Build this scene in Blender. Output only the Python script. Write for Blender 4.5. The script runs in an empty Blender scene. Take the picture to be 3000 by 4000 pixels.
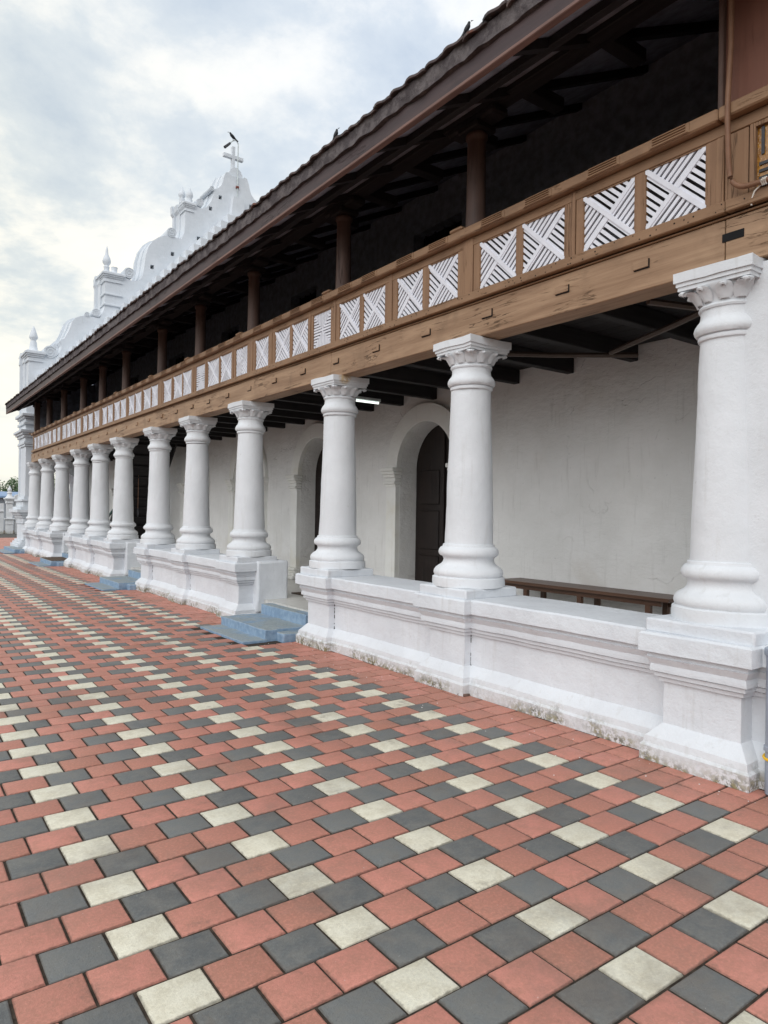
import bpy, bmesh, math, random
from mathutils import Vector, Matrix, noise
R = math.radians
rng = random.Random(7)
sc = bpy.context.scene
C = sc.collection

# ------------------------------------------------------------------ camera
def make_camera():
    yaw, pitch, roll = R(36.0165), R(0.10), R(0.8603)
    fwd = Vector((math.sin(yaw), math.cos(yaw), 0)); right = Vector((math.cos(yaw), -math.sin(yaw), 0)); up = Vector((0, 0, 1))
    f2 = fwd*math.cos(pitch) + up*math.sin(pitch); u2 = -fwd*math.sin(pitch) + up*math.cos(pitch)
    r3 = right*math.cos(roll) + u2*math.sin(roll); u3 = -right*math.sin(roll) + u2*math.cos(roll)
    cd = bpy.data.cameras.new('camera'); co = bpy.data.objects.new('camera', cd); C.objects.link(co)
    m = Matrix((r3, u3, -f2)).transposed().to_4x4(); m.translation = Vector((0, 0, 1.6)); co.matrix_world = m
    cd.sensor_fit = 'HORIZONTAL'; cd.sensor_width = 36; cd.lens = 36*2716.4/3000
    cd.clip_start = 0.05; cd.clip_end = 2000
    sc.camera = co
make_camera()

# ------------------------------------------------------------------ sky, sun, exposure
SUN_AZ, SUN_EL = R(-118), R(38)          # azimuth from +y towards +x
sun_dir = Vector((math.sin(SUN_AZ)*math.cos(SUN_EL), math.cos(SUN_AZ)*math.cos(SUN_EL), math.sin(SUN_EL)))
def make_world():
    w = bpy.data.worlds.new('World'); sc.world = w; w.use_nodes = True
    nt = w.node_tree; N = nt.nodes; L = nt.links; N.clear()
    out = N.new('ShaderNodeOutputWorld')
    sky = N.new('ShaderNodeTexSky'); sky.sky_type = 'NISHITA'; sky.sun_disc = False
    sky.sun_elevation = SUN_EL; sky.sun_rotation = SUN_AZ; sky.dust_density = 2.0
    bs = N.new('ShaderNodeBackground'); bs.inputs[1].default_value = 0.11; L.new(sky.outputs[0], bs.inputs[0])
    tc = N.new('ShaderNodeTexCoord'); sx = N.new('ShaderNodeSeparateXYZ'); L.new(tc.outputs['Generated'], sx.inputs[0])
    def mth(op, a, b=None, clamp=False):
        n = N.new('ShaderNodeMath'); n.operation = op; n.use_clamp = clamp
        for i, v in enumerate((a, b)):
            if v is None: continue
            if isinstance(v, (int, float)): n.inputs[i].default_value = v
            else: L.new(v, n.inputs[i])
        return n.outputs[0]
    zz = mth('ADD', mth('MAXIMUM', sx.outputs[2], 0.0), 0.22)
    cx = mth('DIVIDE', sx.outputs[0], zz); cy = mth('DIVIDE', sx.outputs[1], zz)
    cb = N.new('ShaderNodeCombineXYZ'); L.new(cx, cb.inputs[0]); L.new(cy, cb.inputs[1])
    def nz(scale, det, rough, dist, off):
        mp = N.new('ShaderNodeMapping'); mp.inputs[1].default_value = off; L.new(cb.outputs[0], mp.inputs[0])
        n = N.new('ShaderNodeTexNoise'); n.inputs['Scale'].default_value = scale; n.inputs['Detail'].default_value = det
        n.inputs['Roughness'].default_value = rough; n.inputs['Distortion'].default_value = dist; L.new(mp.outputs[0], n.inputs[0]); return n.outputs[0]
    def ramp(src, stops):
        r = N.new('ShaderNodeValToRGB'); L.new(src, r.inputs[0]); e = r.color_ramp.elements
        e[0].position, e[0].color = stops[0][0], (*stops[0][1], 1); e[1].position, e[1].color = stops[-1][0], (*stops[-1][1], 1)
        for p, c in stops[1:-1]:
            q = e.new(p); q.color = (*c, 1)
        return r.outputs[0]
    n1 = nz(1.9, 10, 0.6, 0.25, (3.1, 1.7, 0)); n2 = nz(0.75, 4, 0.5, 0.1, (0.6, 4.2, 0)); n3 = nz(5.5, 8, 0.62, 0.1, (1.0, 9.0, 0))
    s = mth('ADD', mth('ADD', mth('MULTIPLY', n1, 0.46), mth('MULTIPLY', n2, 0.34)), mth('MULTIPLY', n3, 0.20))
    col = ramp(s, [(0.38, (0.52, 0.61, 0.74)), (0.455, (0.66, 0.735, 0.83)), (0.505, (0.87, 0.90, 0.935)), (0.565, (1.0, 1.0, 0.985))])
    # pale horizon band
    hz = mth('SUBTRACT', 1.0, mth('MULTIPLY', mth('MAXIMUM', sx.outputs[2], 0.0), 4.5), True)
    m1 = N.new('ShaderNodeMixRGB'); L.new(mth('MULTIPLY', hz, 0.75), m1.inputs[0]); L.new(col, m1.inputs[1]); m1.inputs[2].default_value = (0.90, 0.905, 0.89, 1)
    # warm break in the cloud low on the horizon
    dp = N.new('ShaderNodeVectorMath'); dp.operation = 'DOT_PRODUCT'; L.new(tc.outputs['Generated'], dp.inputs[0])
    dp.inputs[1].default_value = Vector((-0.12, 1.0, 0.22)).normalized()     # brighter break in the cloud low over the street
    g = mth('POWER', mth('MAXIMUM', dp.outputs['Value'], 0.0), 7.0)
    m2 = N.new('ShaderNodeMixRGB'); m2.blend_type = 'MULTIPLY'; L.new(mth('MULTIPLY', g, 1.0, True), m2.inputs[0]); L.new(m1.outputs[0], m2.inputs[1]); m2.inputs[2].default_value = (1.10, 1.03, 0.86, 1)
    bc = N.new('ShaderNodeBackground'); bc.inputs[1].default_value = 0.79; L.new(m2.outputs[0], bc.inputs[0])
    ms = N.new('ShaderNodeMixShader'); ms.inputs[0].default_value = 0.93; L.new(bs.outputs[0], ms.inputs[1]); L.new(bc.outputs[0], ms.inputs[2])
    L.new(ms.outputs[0], out.inputs[0])
make_world()
sd = bpy.data.lights.new('sun', 'SUN'); sd.energy = 1.1; sd.angle = R(60); sd.color = (1.0, 0.985, 0.96)
so = bpy.data.objects.new('sun', sd); C.objects.link(so); so.rotation_euler = sun_dir.to_track_quat('Z', 'Y').to_euler(); so.location = (-30, -12, 20)
sc.cycles.max_bounces = 6; sc.cycles.diffuse_bounces = 4; sc.cycles.glossy_bounces = 2; sc.cycles.caustics_reflective = False; sc.cycles.caustics_refractive = False
sc.view_settings.view_transform = 'Standard'; sc.view_settings.look = 'None'; sc.view_settings.gamma = 1
sc.view_settings.use_curve_mapping = False; sc.view_settings.exposure = 0.53

# ------------------------------------------------------------------ material helpers
MATS = {}
class NT:
    def __init__(s, name):
        s.m = bpy.data.materials.new(name); s.m.use_nodes = True; s.nt = s.m.node_tree; s.N = s.nt.nodes; s.L = s.nt.links
        s.b = s.N['Principled BSDF']; MATS[name] = s.m
        s.pos = s.N.new('ShaderNodeNewGeometry').outputs['Position']
    def link(s, a, b): s.L.new(a, b)
    def put(s, sock, v):
        if v is None: return
        if isinstance(v, bpy.types.NodeSocket): s.L.new(v, sock)
        elif isinstance(v, tuple) and len(v) == 3 and sock.type == 'RGBA': sock.default_value = (*v, 1)
        else: sock.default_value = v
    def map(s, vec, scale=(1, 1, 1), loc=(0, 0, 0)):
        n = s.N.new('ShaderNodeMapping'); n.inputs[1].default_value = loc; n.inputs[3].default_value = scale; s.link(vec, n.inputs[0]); return n.outputs[0]
    def noise(s, vec, scale, det=4, rough=0.55, dist=0.0):
        n = s.N.new('ShaderNodeTexNoise'); s.put(n.inputs['Vector'], vec); n.inputs['Scale'].default_value = scale
        n.inputs['Detail'].default_value = det; n.inputs['Roughness'].default_value = rough; n.inputs['Distortion'].default_value = dist; return n.outputs[0]
    def voro(s, vec, scale, feat='DISTANCE_TO_EDGE'):
        n = s.N.new('ShaderNodeTexVoronoi'); n.feature = feat; s.put(n.inputs['Vector'], vec); n.inputs['Scale'].default_value = scale; return n.outputs['Distance']
    def math(s, op, a, b=0.0, clamp=False):
        n = s.N.new('ShaderNodeMath'); n.operation = op; n.use_clamp = clamp; s.put(n.inputs[0], a); s.put(n.inputs[1], b); return n.outputs[0]
    def ss(s, v, lo, hi):
        n = s.N.new('ShaderNodeMapRange'); n.interpolation_type = 'SMOOTHSTEP'; s.put(n.inputs[0], v); n.inputs[1].default_value = lo; n.inputs[2].default_value = hi; return n.outputs[0]
    def mix(s, f, a, b, mode='MIX'):
        n = s.N.new('ShaderNodeMixRGB'); n.blend_type = mode; s.put(n.inputs[0], f); s.put(n.inputs[1], a); s.put(n.inputs[2], b); return n.outputs[0]
    def bump(s, h, strength=0.3, dist=0.01, prev=None):
        n = s.N.new('ShaderNodeBump'); n.inputs['Strength'].default_value = strength; n.inputs['Distance'].default_value = dist
        s.put(n.inputs['Height'], h)
        if prev is not None: s.link(prev, n.inputs['Normal'])
        return n.outputs[0]
    def z(s):
        n = s.N.new('ShaderNodeSeparateXYZ'); s.link(s.pos, n.inputs[0]); return n.outputs[2]
    def done(s, col, rough=0.7, nrm=None, spec=0.3):
        s.put(s.b.inputs['Base Color'], col); s.put(s.b.inputs['Roughness'], rough); s.b.inputs['Specular IOR Level'].default_value = spec
        if nrm is not None: s.link(nrm, s.b.inputs['Normal'])
        return s.m

def stucco(name, ca, cb, moss=False, cracks=False, rough_bump=1.0, warm=None, stain=None):
    t = NT(name); p = t.pos
    f = t.ss(t.noise(p, 1.6, 6, 0.6), 0.35, 0.68)
    col = t.mix(f, ca, cb)
    if warm: col = t.mix(t.ss(t.noise(p, 0.9, 5, 0.6, 0.4), 0.52, 0.75), col, warm)
    # fine grey streaks and dark specks of wear
    sp = t.ss(t.noise(t.map(p, (1, 1, 0.35)), 34, 3, 0.7), 0.70, 0.80)
    col = t.mix(t.math('MULTIPLY', sp, 0.22), col, (0.32, 0.30, 0.27))
    drip = t.ss(t.noise(t.map(p, (1, 1, 0.10)), 16, 5, 0.6), 0.56, 0.72)
    col = t.mix(t.math('MULTIPLY', drip, 0.21), col, (0.45, 0.44, 0.41))
    flake = t.ss(t.noise(p, 13, 7, 0.75), 0.655, 0.675)
    col = t.mix(t.math('MULTIPLY', flake, 0.5), col, (0.50, 0.50, 0.49))
    if stain:
        vd = t.N.new('ShaderNodeVectorMath'); vd.operation = 'DISTANCE'; t.link(p, vd.inputs[0]); vd.inputs[1].default_value = stain[0]
        sm = t.math('MULTIPLY', t.math('SUBTRACT', 1.0, t.ss(vd.outputs['Value'], stain[1]*0.4, stain[1])), t.ss(t.noise(p, 20, 5, 0.6), 0.3, 0.5))
        col = t.mix(t.math('MULTIPLY', sm, 0.85), col, (0.52, 0.36, 0.17))
    blob = t.ss(t.noise(p, 7.0, 5, 0.65), 0.66, 0.74)
    col = t.mix(t.math('MULTIPLY', blob, 0.10), col, (0.55, 0.50, 0.42))
    if moss:
        zz = t.z()
        band = t.math('SUBTRACT', 1.0, t.ss(t.math('ADD', zz, t.math('MULTIPLY', t.math('SUBTRACT', t.noise(p, 5, 4), 0.5), 0.22)), 0.0, 0.16))
        n = t.ss(t.noise(p, 26, 7, 0.75), 0.42, 0.54); n2 = t.ss(t.noise(t.map(p, (1, 1, 1), (5, 3, 1)), 2.1, 3), 0.38, 0.55)
        m = t.math('MULTIPLY', t.math('MULTIPLY', band, n), t.math('ADD', t.math('MULTIPLY', n2, 0.80), 0.22))
        mc = t.mix(t.ss(t.noise(p, 30, 3), 0.4, 0.6), (0.19, 0.17, 0.055), (0.07, 0.07, 0.045))
        col = t.mix(m, col, mc)
        fl = t.math('SUBTRACT', 1.0, t.ss(zz, 0.0, 0.3))
        col = t.mix(t.math('MULTIPLY', fl, t.math('MULTIPLY', t.noise(p, 9, 4), 0.35)), col, (0.50, 0.47, 0.40))
    nr = t.bump(t.noise(p, 9, 6, 0.6), 0.35*rough_bump, 0.03)
    nr = t.bump(t.noise(p, 70, 5, 0.65), 0.32*rough_bump, 0.006, nr)
    chips = t.ss(t.voro(p, 26, 'F1'), 0.0, 0.16)
    chm = t.math('MAXIMUM', chips, t.ss(t.noise(p, 5, 3), 0.62, 0.45))
    nr = t.bump(chm, 0.35*rough_bump, 0.006, nr)
    if cracks:
        q = t.math('MULTIPLY', t.noise(p, 4.5, 6, 0.7), 1.0)
        wp = t.N.new('ShaderNodeVectorMath'); wp.operation = 'ADD'; t.link(p, wp.inputs[0])
        nn = t.N.new('ShaderNodeTexNoise'); nn.inputs['Scale'].default_value = 3.5; nn.inputs['Detail'].default_value = 6; t.link(p, nn.inputs['Vector'])
        sc_ = t.N.new('ShaderNodeVectorMath'); sc_.operation = 'SCALE'; sc_.inputs['Scale'].default_value = 0.5; t.link(nn.outputs['Color'], sc_.inputs[0]); t.link(sc_.outputs[0], wp.inputs[1])
        ln = t.ss(t.voro(t.map(wp.outputs[0], (1, 0.9, 1.7)), 0.95), 0.0, 0.010)
        gate = t.ss(t.noise(p, 2.6, 3), 0.54, 0.66)
        cr = t.math('MULTIPLY', t.math('SUBTRACT', 1.0, ln), gate)
        col = t.mix(t.math('MULTIPLY', cr, 0.14), col, (0.30, 0.28, 0.25)); nr = t.bump(t.math('SUBTRACT', 1.0, cr), 0.6, 0.014, nr); nr = t.bump(t.noise(t.map(p, (1, 0.7, 1.6)), 3.2, 7, 0.7), 0.45, 0.05, nr)
    return t.done(col, 0.75, nr, 0.25)
stucco('stucco', (0.69, 0.72, 0.755), (0.625, 0.65, 0.685), moss=True, rough_bump=1.2)
stucco('stucco_column', (0.72, 0.742, 0.768), (0.66, 0.682, 0.705), rough_bump=0.85, stain=((4.44, 6.92, 3.20), 0.11))
stucco('stucco_wall', (0.83, 0.825, 0.81), (0.77, 0.765, 0.745), cracks=True, warm=(0.73, 0.71, 0.67), rough_bump=1.0)
stucco('stucco_trim', (0.86, 0.86, 0.83), (0.80, 0.80, 0.765), warm=(0.74, 0.71, 0.61), rough_bump=0.8)
stucco('stucco_facade', (0.69, 0.725, 0.765), (0.62, 0.66, 0.70), rough_bump=1.0)
stucco('whitewash', (0.70, 0.71, 0.72), (0.62, 0.63, 0.64), moss=True)

def wood(name, ca, cb, axis, crack=1.0, rough=0.55, gl=0.35):
    t = NT(name); sc3 = {'x': (0.9, 14, 14), 'y': (14, 0.9, 14), 'z': (14, 14, 0.9)}[axis]; sc4 = {'x': (1.4, 42, 42), 'y': (42, 1.4, 42), 'z': (42, 42, 1.4)}[axis]
    g = t.noise(t.map(t.pos, sc3), 1.0, 8, 0.65, 0.6)
    col = t.mix(t.ss(g, 0.3, 0.72), ca, cb)
    col = t.mix(t.math('MULTIPLY', t.ss(t.noise(t.pos, 3, 5, 0.6), 0.5, 0.75), 0.45), col, tuple(c*0.62 for c in ca))
    ln = t.ss(t.math('ABSOLUTE', t.math('SUBTRACT', t.noise(t.map(t.pos, tuple(v*0.55 for v in sc3), (7, 1, 4)), 1.0, 5, 0.6, 1.0), 0.5)), 0.0, 0.012)
    gate = t.ss(t.noise(t.pos, 1.7, 3), 0.50, 0.62)
    cr = t.math('MULTIPLY', t.math('MULTIPLY', t.math('SUBTRACT', 1.0, ln), gate), crack)
    col = t.mix(t.math('MULTIPLY', cr, 0.8), col, tuple(c*0.18 for c in ca))
    nr = t.bump(t.noise(t.map(t.pos, sc4), 1.0, 4, 0.6), 0.35, 0.004); nr = t.bump(t.math('SUBTRACT', 1.0, cr), 0.7, 0.012, nr)
    return t.done(col, rough, nr, gl)
wood('wood_beam', (0.255, 0.152, 0.088), (0.40, 0.260, 0.160), 'y', 1.0)
wood('wood_rail', (0.225, 0.128, 0.070), (0.30, 0.178, 0.100), 'y', 0.5)
wood('wood_stile', (0.225, 0.125, 0.069), (0.30, 0.175, 0.098), 'z', 0.6)
wood('wood_post', (0.085, 0.052, 0.043), (0.14, 0.086, 0.068), 'z', 0.7)
wood('wood_fascia', (0.050, 0.034, 0.036), (0.078, 0.050, 0.049), 'y', 0.5)
wood('wood_lip', (0.15, 0.085, 0.070), (0.22, 0.125, 0.10), 'y', 0.5)
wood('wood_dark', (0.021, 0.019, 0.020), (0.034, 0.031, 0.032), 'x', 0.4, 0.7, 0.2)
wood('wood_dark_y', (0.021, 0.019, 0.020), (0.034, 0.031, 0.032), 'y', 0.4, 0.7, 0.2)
wood('wood_strap', (0.085, 0.062, 0.050), (0.11, 0.08, 0.064), 'y', 0.2)
wood('wood_room', (0.165, 0.066, 0.043), (0.205, 0.086, 0.056), 'z', 0.2)
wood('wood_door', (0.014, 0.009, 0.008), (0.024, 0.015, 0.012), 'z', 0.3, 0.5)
wood('wood_bench', (0.085, 0.042, 0.026), (0.12, 0.062, 0.038), 'y', 0.2, 0.4, 0.5)

def plain(name, col, rough=0.6, var=0.15, scale=8, bumpk=0.15, metal=0.0):
    t = NT(name); f = t.noise(t.pos, scale, 5, 0.6)
    c = t.mix(t.ss(f, 0.3, 0.7), tuple(v*(1-var) for v in col), tuple(min(1, v*(1+var)) for v in col))
    m = t.done(c, rough, t.bump(t.noise(t.pos, scale*7, 4), bumpk, 0.004)); t.b.inputs['Metallic'].default_value = metal; return m
plain('slat_paint', (0.76, 0.77, 0.83), 0.5, 0.06)
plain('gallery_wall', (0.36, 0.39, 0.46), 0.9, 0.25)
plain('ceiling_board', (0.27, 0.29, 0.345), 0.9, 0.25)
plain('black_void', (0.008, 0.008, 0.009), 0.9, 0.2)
plain('pipe_grey', (0.30, 0.34, 0.40), 0.45, 0.08)
plain('rope_yellow', (0.80, 0.48, 0.03), 0.7, 0.1)
plain('conduit', (0.22, 0.115, 0.068), 0.5, 0.12)
plain('cable_white', (0.75, 0.72, 0.66), 0.5, 0.08)
plain('bird_black', (0.012, 0.013, 0.017), 0.45, 0.3)
plain('beak', (0.06, 0.05, 0.045), 0.5, 0.1)
plain('metal_dark', (0.05, 0.05, 0.055), 0.4, 0.2)
plain('pole_white', (0.55, 0.60, 0.60), 0.4, 0.15)
plain('stair_green', (0.05, 0.10, 0.085), 0.5, 0.2)
plain('red_oxide', (0.20, 0.06, 0.045), 0.7, 0.2)
plain('shed_roof', (0.22, 0.32, 0.48), 0.6, 0.1)
plain('shed_wall', (0.42, 0.45, 0.49), 0.7, 0.1)
plain('bark', (0.09, 0.065, 0.045), 0.9, 0.3)
plain('asphalt', (0.085, 0.08, 0.07), 0.95, 0.3, 3)
plain('sand', (0.045, 0.034, 0.025), 1.0, 0.5, 30, 0.6)
plain('earth', (0.14, 0.11, 0.08), 1.0, 0.3, 2)
plain('door_mat', (0.10, 0.07, 0.05), 0.9, 0.2, 20)
plain('patch_concrete', (0.16, 0.105, 0.085), 0.95, 0.3, 14, 0.5)
plain('plaster_chip', (0.75, 0.74, 0.71), 0.9, 0.1)

def blue_step():
    t = NT('blue_paint'); p = t.pos
    ng = t.N.new('ShaderNodeNewGeometry'); sx = t.N.new('ShaderNodeSeparateXYZ'); t.link(ng.outputs['Normal'], sx.inputs[0])
    up = t.ss(sx.outputs[2], 0.5, 0.8)
    wear = t.math('MULTIPLY', up, t.ss(t.noise(p, 3.2, 6, 0.65), 0.30, 0.55))
    col = t.mix(t.ss(t.noise(p, 14, 5, 0.6), 0.35, 0.7), (0.19, 0.285, 0.405), (0.28, 0.385, 0.50))
    col = t.mix(wear, col, t.mix(t.ss(t.noise(p, 40, 4), 0.3, 0.7), (0.24, 0.285, 0.30), (0.34, 0.38, 0.39)))
    col = t.mix(t.ss(t.noise(p, 11, 4, 0.7), 0.70, 0.74), col, (0.05, 0.05, 0.055))
    nr = t.bump(t.noise(p, 30, 5, 0.7), 0.6, 0.012); nr = t.bump(t.noise(p, 11, 4), 0.4, 0.02, nr)
    t.done(col, 0.6, nr)
blue_step()

def paver(name, ca, cb, stain):
    t = NT(name)
    at = t.N.new('ShaderNodeAttribute'); at.attribute_name = 'rnd'
    oi = t.N.new('ShaderNodeObjectInfo')
    r = t.math('FRACT', t.math('ADD', at.outputs['Fac'], oi.outputs['Random']))
    p = t.pos
    col = t.mix(r, ca, cb)
    col = t.mix(t.math('MULTIPLY', t.ss(t.noise(p, 11, 8, 0.72), 0.36, 0.66), 0.75), col, stain)
    col = t.mix(t.math('MULTIPLY', t.ss(t.noise(p, 75, 5, 0.75), 0.46, 0.62), 0.35), col, tuple(v*1.25 for v in ca))
    col = t.mix(t.math('MULTIPLY', t.ss(t.noise(t.map(p, (1, 1, 1), (9, 2, 0)), 4.0, 6, 0.7), 0.60, 0.72), 0.45), col, (0.13, 0.10, 0.075))
    col = t.mix(t.math('MULTIPLY', t.ss(t.noise(p, 0.7, 5, 0.6), 0.45, 0.7), 0.35), col, tuple(v*0.72 for v in ca))
    col = t.mix(t.math('MULTIPLY', t.ss(t.noise(p, 150, 3, 0.7), 0.56, 0.68), 0.45), col, tuple(v*0.45 for v in ca))
    sx = t.N.new('ShaderNodeSeparateXYZ'); t.link(p, sx.inputs[0])
    ry = t.math('DIVIDE', t.math('SUBTRACT', 3.15165, sx.outputs[1]), 0.201286); row = t.math('FLOOR', ry)
    par = t.math('MULTIPLY', t.math('FRACT', t.math('MULTIPLY', row, 0.5)), 1.0)
    fx = t.math('FRACT', t.math('SUBTRACT', t.math('DIVIDE', t.math('SUBTRACT', sx.outputs[0], 0.71026), 0.228645), par)); fy = t.math('FRACT', ry)
    ex = t.math('MULTIPLY', t.math('MINIMUM', fx, t.math('SUBTRACT', 1.0, fx)), 0.228645); ey = t.math('MULTIPLY', t.math('MINIMUM', fy, t.math('SUBTRACT', 1.0, fy)), 0.201286)
    ed = t.math('ADD', t.math('MINIMUM', ex, ey), t.math('MULTIPLY', t.math('SUBTRACT', t.noise(p, 38, 5, 0.7), 0.5), 0.022))
    dirt = t.math('SUBTRACT', 1.0, t.ss(ed, 0.003, 0.012))
    col = t.mix(t.math('MULTIPLY', dirt, 0.52), col, (0.060, 0.047, 0.036))
    grime = t.ss(t.noise(t.map(p, (1, 1, 1), (3, 8, 0)), 1.3, 7, 0.68), 0.50, 0.70)
    col = t.mix(t.math('MULTIPLY', grime, 0.38), col, (0.15, 0.115, 0.09))
    wh = t.ss(t.noise(p, 60, 2, 0.5), 0.755, 0.775)
    col = t.mix(t.math('MULTIPLY', wh, 0.5), col, (0.6, 0.58, 0.54))
    nr = t.bump(t.noise(p, 150, 5, 0.75), 0.8, 0.004); nr = t.bump(t.noise(p, 26, 5, 0.65), 0.4, 0.008, nr)
    t.done(col, t.math('ADD', t.math('MULTIPLY', t.noise(p, 5, 4), 0.25), 0.42), nr, 0.45)
paver('paver_red', (0.60, 0.245, 0.188), (0.385, 0.170, 0.115), (0.40, 0.185, 0.130))
paver('paver_grey', (0.160, 0.168, 0.165), (0.100, 0.106, 0.106), (0.185, 0.178, 0.158))
paver('paver_cream', (0.76, 0.72, 0.58), (0.67, 0.65, 0.54), (0.56, 0.51, 0.38))

def tile_mat():
    t = NT('roof_tile'); p = t.pos; oi = t.N.new('ShaderNodeObjectInfo')
    col = t.mix(oi.outputs['Random'], (0.085, 0.066, 0.066), (0.13, 0.098, 0.090))
    col = t.mix(t.ss(t.noise(p, 9, 6, 0.7), 0.5, 0.66), col, (0.05, 0.052, 0.056))
    col = t.mix(t.ss(t.noise(p, 24, 5, 0.7), 0.60, 0.68), col, (0.22, 0.21, 0.19))
    col = t.mix(t.ss(t.noise(p, 4, 4, 0.6), 0.62, 0.70), col, (0.19, 0.085, 0.06))
    t.done(col, 0.9, t.bump(t.noise(p, 60, 5, 0.7), 0.6, 0.008))
tile_mat()
def mortar_mat():
    t = NT('eave_mortar'); p = t.pos
    col = t.mix(t.ss(t.noise(p, 6, 6, 0.7), 0.42, 0.62), (0.085, 0.072, 0.075), (0.165, 0.145, 0.145))
    col = t.mix(t.ss(t.noise(p, 8, 5, 0.7), 0.66, 0.72), col, (0.36, 0.34, 0.29))
    t.done(col, 0.95, t.bump(t.noise(p, 25, 6, 0.7), 0.9, 0.03))
mortar_mat()
def floor_mat():
    t = NT('veranda_tiles'); p = t.pos
    col = t.mix(t.ss(t.noise(t.map(p, (1, 5, 1)), 2.5, 6, 0.6, 0.5), 0.3, 0.7), (0.50, 0.49, 0.46), (0.63, 0.62, 0.585))
    t.done(col, 0.3, t.bump(t.noise(p, 20, 3), 0.08, 0.003), 0.5)
floor_mat()
def glass_amber():
    t = NT('amber_glass'); p = t.pos
    col = t.mix(t.ss(t.noise(p, 30, 3), 0.4, 0.6), (0.26, 0.11, 0.012), (0.42, 0.20, 0.03))
    t.done(col, 0.12, t.bump(t.voro(p, 60, 'F1'), 0.6, 0.006), 0.6); t.b.inputs['Coat Weight'].default_value = 0.5
glass_amber()
def leafm(name, a, b):
    t = NT(name); oi = t.noise(t.pos, 1.3, 3)
    t.done(t.mix(t.ss(oi, 0.35, 0.65), a, b), 0.6)
leafm('leaf_dark', (0.028, 0.055, 0.028), (0.05, 0.09, 0.04)); leafm('leaf_mid', (0.05, 0.10, 0.04), (0.085, 0.14, 0.055))
def emit(name, col, k):
    t = NT(name); t.done(col, 0.4); t.b.inputs['Emission Color'].default_value = (*col, 1); t.b.inputs['Emission Strength'].default_value = k
emit('tube_light', (0.93, 1.0, 0.93), 1.0)

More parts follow.
